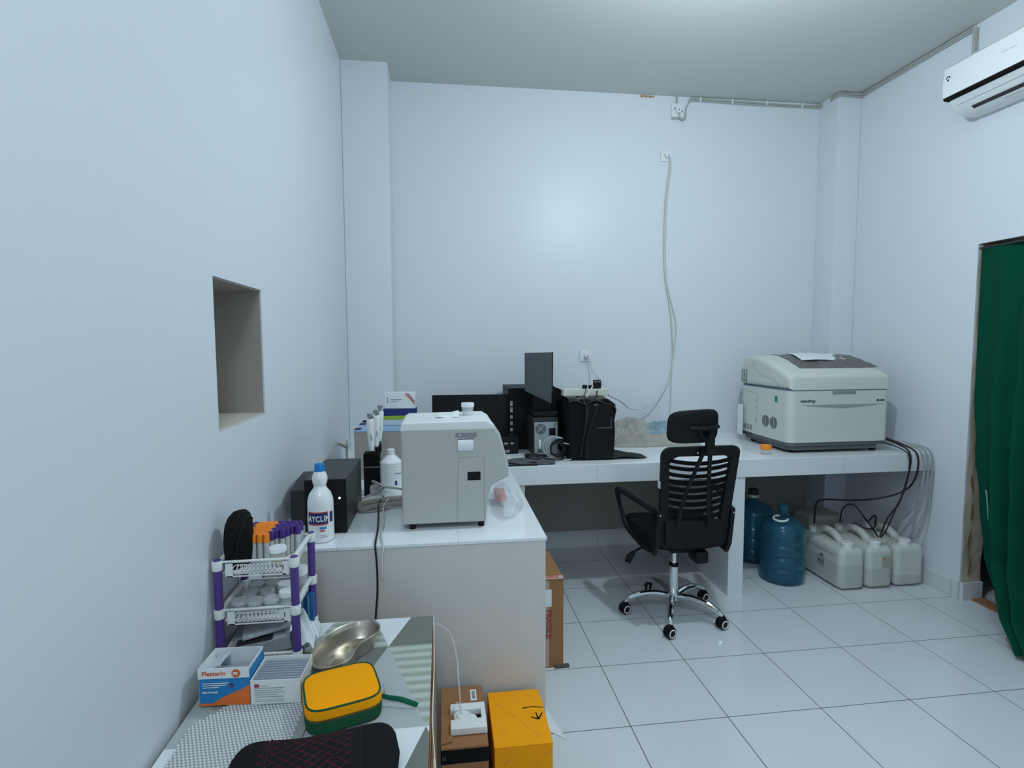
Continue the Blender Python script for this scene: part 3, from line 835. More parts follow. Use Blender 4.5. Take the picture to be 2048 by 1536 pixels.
cable('grey_lead', 'grey leads bunched behind the black power box', [(-1.20, .03, .90), (-1.19, .05, 1.00), (-1.175, .10, 1.045), (-1.16, .15, 1.035), (-1.145, .22, 1.01), (-1.155, .28, 1.03), (-1.165, .33, .99), (-1.17, .36, .90), (-1.17, .37, .83)], .006, CABLEG)

# clear bag with pink print at the analyser's right foot
random.seed(11)
m = MB()
def bag(u, v):
    a = 2 * PI * u; k = [.0, .7, 1, .9, .62, .3][int(round(v * 5))]; z = [.002, .004, .03, .07, .10, .115][int(round(v * 5))]
    rr = 1 + .12 * math.sin(3 * a + v * 4) + .07 * math.sin(7 * a + v * 9)
    return (.058 * math.cos(a) * k * rr, .20 * math.sin(a) * k * rr, .62 * z * (1 + .1 * math.sin(5 * a)))
m.grid(bag, 36, 6, closed_u=True)
pbag = thing('plastic_bag', 'clear crumpled plastic bag with a red print at the right of the haematology analyser', 'plastic bag', (-.448, -.12, HC))
m.build('film', CLEARB, pbag)
m = MB(); m.box(-.045, .0, -.02, .09, .018, .050, .004); m.build('red_packet', PINKF, pbag)

# ------------------------------------------------------------------ computers on the back counter
fm = thing('monitor', 'black monitor lying against the wall behind the haematology analyser', 'monitor', (-.53, 1.10, HC), -.03)
m = MB(); m.box(-.24, .235, 0, .022, .02, .350, .003); m.build('screen_back', BLACKM, fm)
m = MB(); m.box(-.242, .237, -.004, .002, .018, .352, .002); m.build('bezel', BLACK, fm)
m = MB(); m.box(-.10, .10, -.03, .12, 0, .012, .003); m.box(-.03, .03, .02, .05, .01, .10, .003); m.build('stand', BLACK, fm)

def tower(name, label, loc, rz, w_, d_, h_, mt, front=None):
    t = thing(name, label, 'computer', loc, rz)
    m = MB(); m.box(-w_ / 2, w_ / 2, 0, d_, .006, h_, .004); m.build('case', mt, t)
    m = MB()
    for x in (-w_ / 2 + .02, w_ / 2 - .02):
        for y in (.03, d_ - .03): m.cyl((x, y, 0), (x, y, .008), .010, n=12)
    m.build('feet', BLACK, t)
    return t
t1 = tower('computer_tower', 'tall open-backed black computer tower standing behind the smaller grey-backed one', (-.170, 1.06, HC), .0, .25, .34, .392, BLACK)
m = MB(); m.box(-.126, .126, -.004, .004, .006, .392, .003); m.build('rear_frame', BLACKM, t1)
m = MB(); m.box(-.120, -.095, -.0062, -.002, .03, .37, .001); m.build('port_panel', BLACKM, t1)
m = MB()
for z, c in ((.28, 1), (.24, 1), (.20, 0), (.16, 0), (.12, 0), (.07, 1)): m.box(-.116, -.100, -.009, -.005, z, z + .022 + .01 * c, .001)
m.build('ports', MGREY, t1)
lowbox = thing('adapter', 'small black adapter box at the foot of the tall tower', 'adapter', (-.30, .93, HC))
m = MB(); m.box(-.055, .05, 0, .10, 0, .105, .004); m.build('case', BLACK, lowbox)
m = MB(); m.box(-.04, -.015, -.002, .001, .06, .072); m.box(.0, .02, -.002, .001, .06, .072); m.box(-.03, -.005, -.003, .001, .01, .026, .001); m.build('sockets', MGREY, lowbox)

t2 = tower('computer_tower', 'smaller black computer tower with grey rear panel and round fan grille facing the room', (-.098, .84, HC), .03, .15, .205, .232, BTOP)
m = MB(); m.box(-.070, .072, -.003, .002, .012, .205, .001); rp = m.build('rear_panel', ZINC, t2)
m = MB()
for r_ in (.012, .018, .024, .030): m.torus((-.033, -.0035, .165), r_, .0018, 'y', 28, 6)
m.build('fan_grille', DARKP, rp)
m = MB()
for k in range(4):
    a = PI / 4 + k * PI / 2; m.cyl((-.033, -.0040, .165), (-.033 + .033 * math.cos(a), -.0042, .165 + .033 * math.sin(a)), .0026, n=6)
m.build('grille_spokes', ZINC, rp)
m = MB(); m.box(.018, .058, -.0042, -.002, .125, .168, .001); m.build('power_supply_opening', BLACK, rp)
m = MB(); m.box(-.045, -.033, -.005, -.002, .06, .088, .001); m.box(-.053, -.020, -.005, -.002, .022, .042, .001); m.build('ports', DGREY, rp)
m = MB(); m.prism([(.050, .188), (.058, .198), (.064, .188)], 'y', -.0045, -.003); m.build('green_sticker', GREEN, rp)
m = MB(); m.box(-.076, .076, -.015, .175, .2335, .262, .006)
tag(m.build('disc_player', BLACK, None, loc=(-.098, .86, HC + .001), rot=(0, 0, .03)), 'flat black device lying on top of the smaller computer tower', 'device')

vm = thing('monitor', 'slim dark grey monitor standing on its side on top of the computer stack', 'monitor', (-.13, .95, HC + .264), .0)
vm.rotation_euler = (0, 0, -.62)
m = MB(); m.prism([(-.085, .01), (.085, .045), (.085, .352), (-.085, .345)], 'y', 0, .012, .002); m.bm.free()
m = MB()
m.prism([(-.088, .115), (.092, .045), (.092, .355), (-.088, .350)], 'y', 0, .010, .002); m.build('screen', mat('dark glossy screen', (.085, .095, .10), .3), vm)
m = MB(); m.prism([(.058, .055), (.092, .045), (.094, .355), (.06, .353)], 'y', .008, .03, .004); m.build('back_shell', BLACK, vm)
m = MB(); m.prism([(-.04, -.001), (.09, -.001), (.085, .06), (.0, .10), (-.03, .11)], 'y', .01, .035, .003); m.build('stand', BLACK, vm)
# dark plastic sheet and printer shape between the towers
random.seed(4)
m = MB()
def drp(u, v):
    x = -.045 + .24 * u; y = .90 + .25 * v
    z = HC + .02 + (.40 - .12 * u) * (.85 + .15 * math.sin(v * 3)) * (1 if 0.02 < v < .98 else .85) + .008 * math.sin(u * 21 + v * 13)
    return (x, y, z)
b = MB(); b.prism([(-.045, 0), (.17, 0), (.17, .33), (.10, .345), (.03, .385), (-.01, .405), (-.045, .40)], 'y', 0, .30, .008)
pr = thing('covered_printer', 'black device under a wrinkled dark plastic sheet between the two computer stacks', 'printer', (0.0, 1.10, HC))
b.build('case', BLACK, pr)
b = MB(); b.grid(lambda u, v: (-.04 + .215 * u, -.012 + .31 * v, (.408 - .075 * u - .02 * u * u) + .005 * math.sin(u * 25 + v * 8)), 26, 10, thick=.001)
b.build('plastic_sheet', mat('dark plastic film', (.03, .033, .035), .25, bump=.6, bscale=30), pr)

# big tower under a black cover
bt = thing('computer_tower', 'big black computer tower carrying the cream power strip, standing nearest the chair', 'computer', (.135, .68, HC))
bt.rotation_euler = (0, 0, -.03)
m = MB(); m.prism([(-.125, 0), (.135, 0), (.142, .16), (.138, .23), (.150, .29), (.140, .325), (.10, .352), (-.10, .352), (-.125, .32)], 'y', 0, .42, .010); m.build('case', BLACKM, bt)
m = MB(); m.box(-.04, .128, -.008, .004, .01, .33, .004); fp = m.build('front_panel', BLACK, bt)
m = MB(); m.box(.03, .118, -.0105, -.007, .188, .19); m.box(.112, .114, -.0105, -.007, .19, .25); m.build('edge_line', MGREY, fp)
m = MB(); m.box(.015, .038, -.0105, -.007, .318, .325, .001); m.build('badge', MGREY, fp)
random.seed(9)
m = MB()
def sheet2(u, v):
    x = -.13 + .275 * u; y = -.012 + .30 * v
    top = .358 + .010 * math.sin(u * 14) * math.sin(v * 9 + 1)
    z = top - max(0, u - .75) ** 2 * .9 - (.022 * max(0, .1 - v) * 10 if v < .1 else 0)
    return (x, y, z)
m.grid(sheet2, 30, 16, thick=.001)
m.build('plastic_cover', mat('black cover film', (.012, .014, .015), .25, bump=.5, bscale=25), bt)
m = MB()
m.grid(lambda u, v: (.15 + .20 * u, .02 + .28 * v * (1 - .65 * u), .006 + .016 * (1 - u) * abs(math.sin(v * 7 + u * 4)) + .003), 16, 14, thick=.002)
tag(m.build('black_cloth', DCLOTH, None, loc=(.12, .655, HC)), 'black cloth corner spread on the counter at the right foot of the big tower', 'cloth')

st = thing('power_strip', 'cream power strip with several plugs lying on top of the big black tower', 'power strip', (.127, .80, HC + .364), .0)
m = MB(); m.box(-.135, .135, -.03, .03, 0, .040, .004); m.build('strip_body', CREAM, st)
m = MB()
for i in range(5): m.cyl((-.10 + i * .05, 0, .038), (-.10 + i * .05, 0, .0408), .019, n=20)
m.build('sockets', WHITE, st)
def plug(label, x, w_, h_, y=0.0):
    t = thing('plug', label, 'plug', (.127 + x, .80 + y, HC + .364 + .0405))
    m = MB(); m.box(-w_ / 2, w_ / 2, -.012, .012, 0, h_, .002); m.build('plug_body', BLACK, t)
    return t
plug('small black plug, leftmost in the power strip', .000, .026, .022)
plug('small black plug in the middle of the power strip', .036, .022, .020)
pg = plug('large square black adapter plug at the right in the power strip', .075, .044, .050)
m = MB(); m.box(-.022, .022, -.0135, -.011, .038, .043); m.build('edge_line', MGREY, pg)
zc = HC + .41
cable('mains_cable', 'black cables falling over the front of the big tower from its plugs', [(.20, .785, zc + .008), (.19, .76, zc - .03), (.17, .70, zc - .055), (.16, .655, zc - .10), (.125, .648, zc - .2), (.10, .65, zc - .32), (.105, .655, zc - .39)], .004, CABLEB)
cable('mains_cable', 'brownish thin cable crossing from the leftmost plug down the big tower', [(.127, .79, zc + .012), (.125, .76, zc - .01), (.10, .72, zc - .045), (.085, .66, zc - .06), (.10, .64, zc - .12), (.085, .645, zc - .25), (.07, .65, zc - .38)], .0022, mat('brown cable', (.06, .03, .02), .5))
cable('mains_cable', 'white cable looping between the plugs of the power strip', [(.175, .795, zc + .01), (.155, .75, zc + .0), (.135, .735, zc - .03), (.118, .73, zc - .05)], .004, CABLEW)

# cable coil in front of the small tower
cc = thing('cable_coil', 'coil of grey and black cable standing in front of the smaller tower', 'cable', (-.070, .755, HC))
m = MB()
for i, (dx, R_, dy) in enumerate(((-.004, .058, 0), (.012, .056, .004), (.028, .054, .008))):
    m.torus((dx, dy, .072), R_, .0030, 'y', 30, 7, arc=PI * 1.25, a0=PI * .3)
m.build('grey_loops', mat('grey cable', (.52, .55, .57), .35), cc)
m = MB()
for i in range(4): m.torus((.020 + .005 * i, .007 * i - .01, .058), .036 + .005 * i, .004, 'y', 26, 7)
m.torus((.0, -.01, .010), .06, .005, 'z', 20, 6); m.torus((-.11, .02, .010), .05, .005, 'z', 20, 6); m.torus((-.12, .03, .018), .042, .005, 'z', 20, 6)
m.build('black_loops', CABLEB, cc)
m = MB(); m.box(-.088, -.076, -.015, .0, .07, .115, .003); m.build('white_plug', WHITE, cc)
cable('thin_lead', 'thin grey lead bending round the right of the cable coil', [(-.02, .71, HC + .10), (.03, .70, HC + .085), (.05, .70, HC + .04), (.03, .69, HC + .012), (-.03, .67, HC + .008)], .0032, mat('light grey cable', (.5, .52, .54), .4))
m = MB(); m.grid(lambda u, v: (-.42 + .33 * u + .03 * v, .60 + .16 * v, HC + .003 + .008 * abs(math.sin(u * 8 + v * 5))), 20, 10, thick=.003)
tag(m.build('grey_cloth', mat('crumpled grey cloth', (.10, .11, .115), .7, noise=.5, nscale=20), None), 'crumpled grey cloth and film on the counter between the analyser and the cable coil', 'cloth')
m = MB(); m.box(-.40, -.19, .590, .660, HC + .001, HC + .007, .002)
tag(m.build('keyboard', BLACK, None), 'thin black keyboard edge lying at the front edge of the back counter', 'keyboard')

# bedding pile
random.seed(21)
bk = thing('folded_blanket', 'beige folded blanket lying along the wall on the back counter', 'blanket', (.62, 1.20, HC))
def blob(x0, x1, y0, y1, h, seed, folds=9, amp=.2):
    r = random.Random(seed); ph = [r.uniform(0, 6) for _ in range(6)]
    def f(u, v):
        e = (math.sin(PI * min(1, max(0, u))) ** .35) * (math.sin(PI * min(1, max(0, v))) ** .4)
        x = x0 + (x1 - x0) * u; y = y0 + (y1 - y0) * v
        q = Vector((x * 16 + seed * 7, y * 26 + x * 5, seed))
        t = 1 - abs(mnoise.noise(q)) * 2.2
        t2 = 1 - abs(mnoise.noise(q * 2.3)) * 2.2
        stripe = .5 + .5 * math.sin(folds * 2 * v * PI + 1.5 * u + ph[0])
        k = .50 + amp * 1.2 * t + amp * .6 * t2 + amp * stripe
        return (x + .010 * mnoise.noise(q + Vector((9, 0, 0))) * e, y + .012 * math.sin(9 * u + ph[3]), .002 + h * e * k)
    return f
m = MB(); m.grid(blob(-.22, .36, -.17, .20, .058, 1, 3, .24), 80, 50); m.build('lower_fold', BLANKET, bk)
m = MB(); m.grid(blob(-.19, .13, -.02, .20, .115, 5, 1, .34), 60, 40); m.build('upper_fold', mat('pale beige cloth', (.46, .45, .41), .9, noise=.2, nscale=12), bk)
m = MB(); m.grid(blob(-.02, .30, 0, .17, .088, 3, 1, .36), 56, 34)
tag(m.build('blue_towel', BLUECL, None, loc=(.66, 1.21, HC + .02)), 'crumpled blue and white towel on top of the beige blanket', 'towel')

# ------------------------------------------------------------------ wall sockets and cords
def socket(label, x, z, s=.082):
    t = thing('wall_socket', label, 'socket', (x, YB, z))
    m = MB(); m.box(-s / 2, s / 2, -.010, 0, -s / 2, s / 2, .004); m.build('cover_plate', WHITE, t)
    m = MB(); m.cyl((0, -.0095, 0), (0, -.0115, 0), .024, n=24); m.build('socket_insert', PAPER, t)
    return t
def wplug(t, x=0, z=0):
    m = MB(); m.cyl((x, -.010, z), (x, -.040, z), .019, .014, 18); p = m.build('plug', WHITEG, t)
    m = MB(); m.cyl((x + .004, -.0405, z - .003), (x + .004, -.042, z - .003), .004, n=10); m.build('screw_hole', BLACK, p)
s3 = socket('white wall socket low on the back wall above the computers, with a white plug', .305, 1.394); wplug(s3, .005, 0)
s2 = socket('white wall socket halfway up the back wall with a long white cable', .882, 2.797, .076); wplug(s2)
s1 = socket('white wall socket just below the ceiling on the back wall', .962, 3.110, .090)
m = MB(); m.cyl((.0, -.010, .0), (.0, -.035, .0), .024, .020, 20); p1 = m.build('plug', WHITEG, s1)
m = MB()
for x, z in ((0, -.002), (.022, -.012), (-.03, .006)): m.cyl((x, -.0355, z), (x, -.037, z), .004, n=10)
m.build('pin_holes', BLACK, p1)
m = MB(); m.box(-.046, .06, -.014, 0, -.058, -.050, .001); m.build('bracket', CONDUIT, s1)
m = MB(); m.tube([(-.006, -.012, .10), (-.008, -.012, .055)], .006, 8); m.build('conduit_stub', CONDUIT, s1)
yw = YB - .012
cable('white_cord', 'long white cord hanging from the upper wall socket down to the power strip', [(.885, yw - .03, 2.795), (.905, yw - .02, 2.77), (.908, yw, 2.70), (.884, yw, 2.49), (.878, yw, 2.14), (.892, yw, 1.93), (.930, yw, 1.72), (.950, yw, 1.52), (.955, yw, 1.36), (.930, yw, 1.21), (.87, yw - .02, 1.12), (.80, yw - .06, 1.055), (.67, yw - .12, 1.02), (.58, yw - .16, 1.03), (.50, yw - .26, 1.075), (.42, yw - .40, 1.115), (.30, yw - .58, 1.165), (.262, .80, 1.19)], .0055, CABLEW)
cable('white_cord', 'second white cord hanging beside the long one', [(.890, yw - .03, 2.79), (.915, yw - .01, 2.72), (.893, yw, 2.49), (.888, yw, 2.14), (.905, yw, 1.90), (.975, yw, 1.62), (.968, yw, 1.45), (.95, yw, 1.30), (.945, yw, 1.05), (.935, yw, .86)], .0035, CABLEW)
cable('white_cord', 'white cord from the low wall socket to the power strip', [(.312, yw - .03, 1.388), (.325, yw - .03, 1.36), (.345, yw - .06, 1.28), (.33, 1.1, 1.22), (.235, .90, 1.24), (.205, .80, 1.27)], .0035, CABLEW)
m = MB(); m.grid(lambda u, v: (.69 + .10 * u, YB - .006, 3.206 - (.008 + .004 * math.sin(u * 19)) * v - .004), 14, 4, thick=.003)
tag(m.build('wall_patch', RUST, None), 'rust-brown stained patch at the top edge of the back wall', 'patch')
# cables along the ceiling edge
cp = thing('ceiling_cable', 'aged white cables clipped along the ceiling edge towards the air conditioner', 'cable', (1.5, YB, HZ))
def C(pts): return [(x - 1.5, y - YB, z - HZ) for x, y, z in pts]
zc_ = HZ - .012
for i, (dy, dz_) in enumerate(((0, 0), (.0, -.013))):
    m = MB(); m.tube(C([(1.04, YB - .010, 3.165), (1.055, YB - .012, 3.190 + dz_), (1.10, YB - .010, zc_ + dz_), (1.5, YB - .010, zc_ - .006 + dz_), (2.035, YB - .010, zc_ - .004 + dz_), (2.042, YC + .05, zc_ + dz_), (2.046, YC - .010, zc_ + dz_), (2.10, YC - .012, zc_ + dz_), (2.205, YC - .012, zc_ - .004 + dz_), (2.213, YC - .06, zc_ + dz_), (2.213, .90, zc_ + dz_), (2.213, .50, zc_ + dz_), (2.213, .44, zc_ - .01 + dz_)]), .0062, 7, sub=4)
    m.build('cable_run', CONDUIT, cp)
m = MB(); m.box(2.200 - 1.5, 2.225 - 1.5, .425 - YB, .443 - YB, -.27, -.02, .003); m.build('drop_conduit', CONDUIT, cp)
m = MB()
for x in (1.12, 1.36, 1.62, 1.9): m.box(x - 1.5, x - 1.49, -.02, -.002, -.034, -.004, .001)
m.build('clips', WHITE, cp)
cable('looped_lead', 'short white lead looping under the topmost wall socket', [(.965, YB - .03, 3.09), (.975, YB - .02, 3.055), (.995, YB - .02, 3.045), (1.015, YB - .02, 3.06), (1.02, YB - .015, 3.12), (1.045, YB - .012, 3.17)], .0045, CONDUIT)

# ------------------------------------------------------------------ air conditioner
ac = thing('air_conditioner', 'white split air conditioner high on the right wall', 'air conditioner', (XR, 0.0, 2.69))
def ap(pts): return [(x - XR, z - 2.69) for x, z in pts]
body = ap([(2.225, 2.965), (2.03, 2.962), (2.004, 2.940), (1.996, 2.86), (2.000, 2.790), (2.03, 2.775), (2.225, 2.775)])
m = MB(); m.prism(body, 'y', -.42, .412, .012, 3); m.build('housing', WHITEG, ac)
m = MB(); m.prism(ap([(2.225, 2.78), (2.035, 2.78), (2.033, 2.768), (2.06, 2.735), (2.10, 2.705), (2.15, 2.693), (2.225, 2.70)]), 'y', -.41, .400, .012, 3); m.build('lower_body', WHITE, ac)
m = MB(); m.prism(ap([(2.002, 2.788), (2.06, 2.788), (2.06, 2.772), (2.010, 2.777)]), 'y', -.415, .405, .001); m.build('gap_shadow_strip', BLACKM, ac)
m = MB(); m.prism(ap([(2.034, 2.766), (2.046, 2.752), (2.07, 2.77)]), 'y', -.33, .33, .001); m.build('outlet_slot', BLACK, ac)
m = MB(); m.prism(ap([(2.022, 2.762), (2.045, 2.742), (2.050, 2.746), (2.028, 2.766)]), 'y', -.37, .36, .001); m.build('louvre', WHITE, ac)
m = MB(); m.prism(ap([(2.078, 2.7185), (2.095, 2.7065), (2.10, 2.712), (2.084, 2.724)]), 'y', -.33, .31, .001); m.build('lower_slot', DARKP, ac)
m = MB(); m.prism(ap([(2.110, 2.7015), (2.120, 2.6985), (2.125, 2.705), (2.115, 2.708)]), 'y', -.06, .17, .001); m.build('sticker', CREAM, ac)
m = MB(); m.box(-.2295, -.2285, .352, .392, .16, .215, .0003); eb = m.build('energy_label', PAPER, ac)
m = MB(); m.x = Matrix.Translation((-.2298, .372, .195)); m.torus((0, 0, -.004), .010, .003, 'x', 12, 5, arc=PI); m.cyl((-.0004, 0, -.013), (.0004, 0, -.013), .006, n=12); m.build('label_mark', DARKP, eb)
text('brand_lettering', 'MITSUBISHI', .014, GREYP, ac, (-.2275, .09, .175), (PI / 2 + .05, 0, -PI / 2), 1.0)

# ------------------------------------------------------------------ curtain in the doorway
cu = thing('door_curtain', 'dark green cloth curtain hanging over the doorway in the right wall', 'curtain', (XR, 0, 0))
m = MB()
def lerp_tab(tab, z):
    for (z0_, a), (z1_, b) in zip(tab, tab[1:]):
        if z0_ >= z >= z1_:
            t = (z0_ - z) / (z0_ - z1_); t = t * t * (3 - 2 * t)
            return a + (b - a) * t
    return tab[-1][1]
EY = [(1.99, .350), (1.2, .338), (.89, .292), (.60, .240), (.36, .185), (.15, .04), (.02, -.15)]
EX = [(1.99, .012), (1.2, .004), (.89, -.020), (.60, -.035), (.36, -.055), (.15, -.13), (.02, -.21)]
def curt(u, v):
    # u runs along -y from the far edge, v from top to bottom
    z = 1.985 - v * (1.985 - .022)
    ye, xe = lerp_tab(EY, z), lerp_tab(EX, z)
    yy = ye - u * (ye + .60)
    w_ = min(1, u * 7)
    amp = (.012 + .058 * v) * w_
    fold = math.sin(u * 50 + 1.5 * v) + .4 * math.sin(u * 67 + 3 * v + 1) + .35 * math.sin(u * 19 - 2 * v)
    x = xe - amp * .55 * fold - (.012 + .034 * v) * w_
    x -= .014 * math.sin(u * 24 - v * 20) * math.exp(-v * 2.2) * min(1, u * 5)
    return (x, yy, z)
m.grid(curt, 130, 60, thick=.002)
m.build('cloth', CURT, cu)
m = MB(); m.tube([(.008, .357, 1.990), (-.006, .1, 1.990), (-.006, -.55, 1.99)], .007, 8); m.build('curtain_wire', DARKP, cu)
m = MB()
pts = []
for i in range(16):
    v = .66 + .335 * i / 15
    p = Vector(curt(.06 + .05 * (i / 15), v)); pts.append((p.x - .012, p.y - .006, p.z))
m.tube(pts, .0035, 6, sub=3); m.build('pale_hem_stripe', mat('pale hem', (.22, .42, .34), .8), cu)

# ------------------------------------------------------------------ under the back counter
def gallon(label, loc, cap=None):
    t = thing('water_bottle', label, 'water bottle', loc)
    Rb = .131
    pr = [(0, .012), (Rb * .80, .0), (Rb * .96, .010)]
    for k in range(41):
        z_ = .022 + .30 * k / 40
        ph_ = (z_ - .022) / .30 * 4
        pr.append((Rb * (1 - .062 * max(0, math.cos(2 * PI * ph_)) ** 2 * (1 if 0.3 < ph_ < 3.9 else .2)), z_))
    pr += [(Rb * .965, .34), (Rb * .84, .366), (Rb * .58, .388), (Rb * .30, .405), (.029, .415), (.0275, .45), (.030, .455), (.030, .470), (.0275, .473)]
    if cap is None: pr += [(.024, .473), (.024, .42)]
    outer = [(a, b) for a, b in pr if b <= .4731][: len(pr) - (2 if cap is None else 0)]
    inner = [(max(a - .0025, 0), min(max(b, .016), .4725)) for a, b in outer[2:]][::-1]
    inner.append((0, .016))
    m = MB(); m.lathe(outer + inner, 56); m.build('bottle_body', WATERB, t)
    m = MB(); m.lathe([(Rb * .2, .394), (Rb * .54, .388), (.033, .404), (.0265, .414), (.0262, .45)], 30); m.build('neck_shade', DBLUE, t) if False else m.bm.free()
    if cap:
        m = MB(); m.lathe([(.031, .445), (.032, .455), (.032, .482), (.029, .486), (0, .486)], 24); m.build('cap', cap, t)
        m = MB(); m.lathe([(.0305, .428), (.0325, .430), (.0325, .445), (.0305, .447)], 24); m.build('white_ring', WHITE, t)
    else:
        m = MB(); m.torus((-.012, -.004, .425), .040, .0065, 'z', 30, 8, arc=PI * 1.45, a0=PI * .35); o = m.build('torn_seal_ring', WHITE, t); o.rotation_euler = (.12, -.10, 0); o.location = (.0, .0, -.012)
    return t
gallon('open blue water bottle with torn white seal ring, in front of the capped one', (1.392, .765, 0))
gallon('blue water bottle with dark cap, half hidden behind the counter leg', (1.395, 1.10, 0), DARKP)

def jerry(label, x0, x1, y0, y1, liquid, group='jerrycans under the back counter', plain=False, name='jerrycan', hh=.255, caps=True):
    w_ = x1 - x0; d_ = y1 - y0
    t = thing(name, label, 'jerrycan', ((x0 + x1) / 2, y0, 0), 0, group)
    m = MB(); m.box(-w_ / 2, w_ / 2, 0, d_, .0, hh, .038, 5)
    m.build('can_body', JERRY, t)
    # raised shoulder and handle
    m = MB()
    prof_ = [(.05, hh - .02), (.10, hh - .005), (.15, hh + .030), (.20, hh + .044), (.26, hh + .040), (.30, hh + .010), (.31, hh - .02)]
    prof_ = [(a * d_ / .38, b) for a, b in prof_]
    hole = [(.165, hh + .004), (.24, hh + .004)]
    m.tube([(0, a, b) for a, b in prof_], [.022, .024, .023, .022, .022, .024, .022], 10)
    m.box(-.012, .012, .07 * d_ / .38, .12 * d_ / .38, hh - .02, hh + .010, .006)
    m.build('handle', JERRY, t)
    for (yy, zz, nm) in ((.045, hh, 'front_cap'), (d_ - .05, hh, 'rear_cap')):
        m = MB(); m.cyl((-.012, yy, zz - .01), (-.012, yy, zz + .012), .034, .032, 20); m.lathe([(.033, zz + .010), (.034, zz + .026), (.030, zz + .030), (0, zz + .030)], 20, -.012, yy); m.build(nm, WHITE, t)
    # level of liquid seen through the wall
    m = MB(); m.box(-w_ / 2 - .0006, w_ / 2 + .0006, -.0006, d_ + .0006, .022, liquid, .038, 5, vert_only=True); m.build('liquid_level', LIQ, t)
    m = MB(); m.box(-w_ / 2 - .001, -w_ / 2 + .001, .06, d_ - .04, hh - .055, hh - .050, .0008); m.build('side_groove', GREYP, t)
    return t, w_
j1, w1 = jerry('white jerrycan next to the blue water bottles, grey sticker on its long side', 1.622, 1.788, .545, .93, .155)
m = MB(); m.box(-w1 / 2 - .002, -w1 / 2, .14, .20, .095, .15, .0005); sk = m.build('side_sticker', GREYP, j1)
m = MB(); m.box(-w1 / 2 - .003, -w1 / 2 - .001, .142, .198, .122, .126); m.box(-w1 / 2 - .003, -w1 / 2 - .001, .15, .18, .16, .168); m.build('sticker_print', DARKP, sk)
j2, w2 = jerry('white jerrycan in the middle of the row with a pale label on its front', 1.802, 1.972, .545, .93, .125)
m = MB(); m.box(.005, .066, -.002, .0005, .125, .205, .0005); sk = m.build('front_label', mat('pale green label', (.42, .46, .38), .6), j2)
m = MB(); m.box(.030, .062, -.0032, -.001, .188, .191); m.box(.010, .062, -.0032, -.001, .176, .179); m.box(.012, .060, -.0032, -.001, .158, .160); m.box(.012, .060, -.0032, -.001, .144, .147); m.box(.012, .055, -.0032, -.001, .132, .134); m.build('label_print', GREYP, sk)
m = MB(); m.prism([(.010, .178), (.026, .178), (.018, .192)], 'y', -.0035, -.001); m.build('warning_mark', REDP, sk)
j3, w3 = jerry('plain white jerrycan at the right end of the row beside the wall', 1.990, 2.185, .550, .93, .075)
m = MB(); m.box(-.13, .13, 0, .20, 0, .30, .03, 3)
tag(m.build('storage_tub', mat('milky plastic', (.34, .35, .32), .5), None, loc=(1.90, 1.02, 0)), 'milky plastic container standing behind the row of jerrycans', 'container')
# hoses
def tubeset(label, pts, r, mm, nm='analyser_hose'): return cable(nm, label, pts, r, mm, 'hose')
tubeset('black hose from the large analyser down to the middle jerrycan', [(2.0, .78, .90), (2.03, .62, .862), (2.05, .555, .82), (2.04, .545, .70), (2.00, .56, .52), (1.945, .58, .42), (1.90, .58, .305)], .0055, CABLEB)
tubeset('black hose looping from the counter edge to the left jerrycan', [(2.01, .80, .90), (2.06, .62, .86), (2.10, .555, .81), (2.105, .56, .68), (2.07, .60, .58), (1.95, .66, .52), (1.83, .74, .49), (1.72, .84, .47), (1.70, .88, .43), (1.693, .885, .30)], .0055, CABLEB)
tubeset('thin black hose hanging in front of the counter edge', [(2.0, .70, .86), (2.03, .60, .84), (2.045, .550, .79), (2.02, .54, .62), (1.975, .55, .50), (1.925, .56, .36), (1.905, .575, .305)], .004, CABLEB)
tubeset('black hose arching between the rear caps of two jerrycans', [(1.875, .885, .30), (1.885, .87, .40), (1.94, .85, .425), (1.975, .80, .36), (1.96, .70, .31), (1.905, .60, .30)], .0045, CABLEB)
tubeset('short black hose from the right jerrycan to the middle one', [(2.085, .885, .30), (2.09, .84, .35), (2.04, .78, .30), (1.96, .74, .30), (1.90, .80, .32)], .0045, CABLEB)
for lab, dx, sway in (('clear hose hanging along the right wall, nearest the camera', 2.195, .0), ('clear hose bending behind the others at the right wall', 2.165, .09), ('clear hose curling widest at the right wall', 2.135, .16)):
    tubeset(lab, [(2.05, .80, .87), (dx - .06, .62, .86), (dx, .555, .81), (dx, .55, .60), (dx - .01, .56 + sway * .4, .42), (dx - .04, .58 + sway, .30), (dx - .06, .60 + sway, .262)], .0055, PCB)

# carton behind the side counter
fc = thing('fragile_carton', 'tall brown cardboard carton with red FRAGILE tape beside the side counter', 'carton', (-.265, .02, 0))
m = MB(); m.box(-.078, .092, 0, .33, 0, .415, .002); m.build('carton_body', CARD, fc)
m = MB(); m.prism([(-.078, 0), (.095, -.004), (.092, .07), (.088, .33), (-.078, .335)], 'z', .415, .419); m.build('top_flap', CARD, fc)
m = MB(); m.box(-.075, .040, -.0012, .001, .0, .415, .0003); m.bm.free()
m = MB(); m.box(-.03, .026, -.0014, .001, .005, .41, .0003); tpz = m.build('packing_tape', mat('clear tape', (.50, .36, .28), .3), fc)
m = MB(); m.box(-.03, .094, -.004, .03, .4192, .4202, .0003); m.build('packing_tape', mat('printed tape', (.60, .45, .40), .35), fc)
m = MB(); m.box(-.004, .037, -.003, .0, .29, .37, .003); m.build('paper_tag', PAPER, fc)
text('tape_lettering', 'FRAGILE', .036, mat('dull red ink', (.40, .06, .05), .6), tpz, (.012, -.0022, .275), (PI / 2, PI / 2, 0), 1.0, .0012)
text('tape_lettering', 'FRAGILE', .030, REDP, tpz, (-.02, .006, .4206), (0, 0, 0), .8, .001)
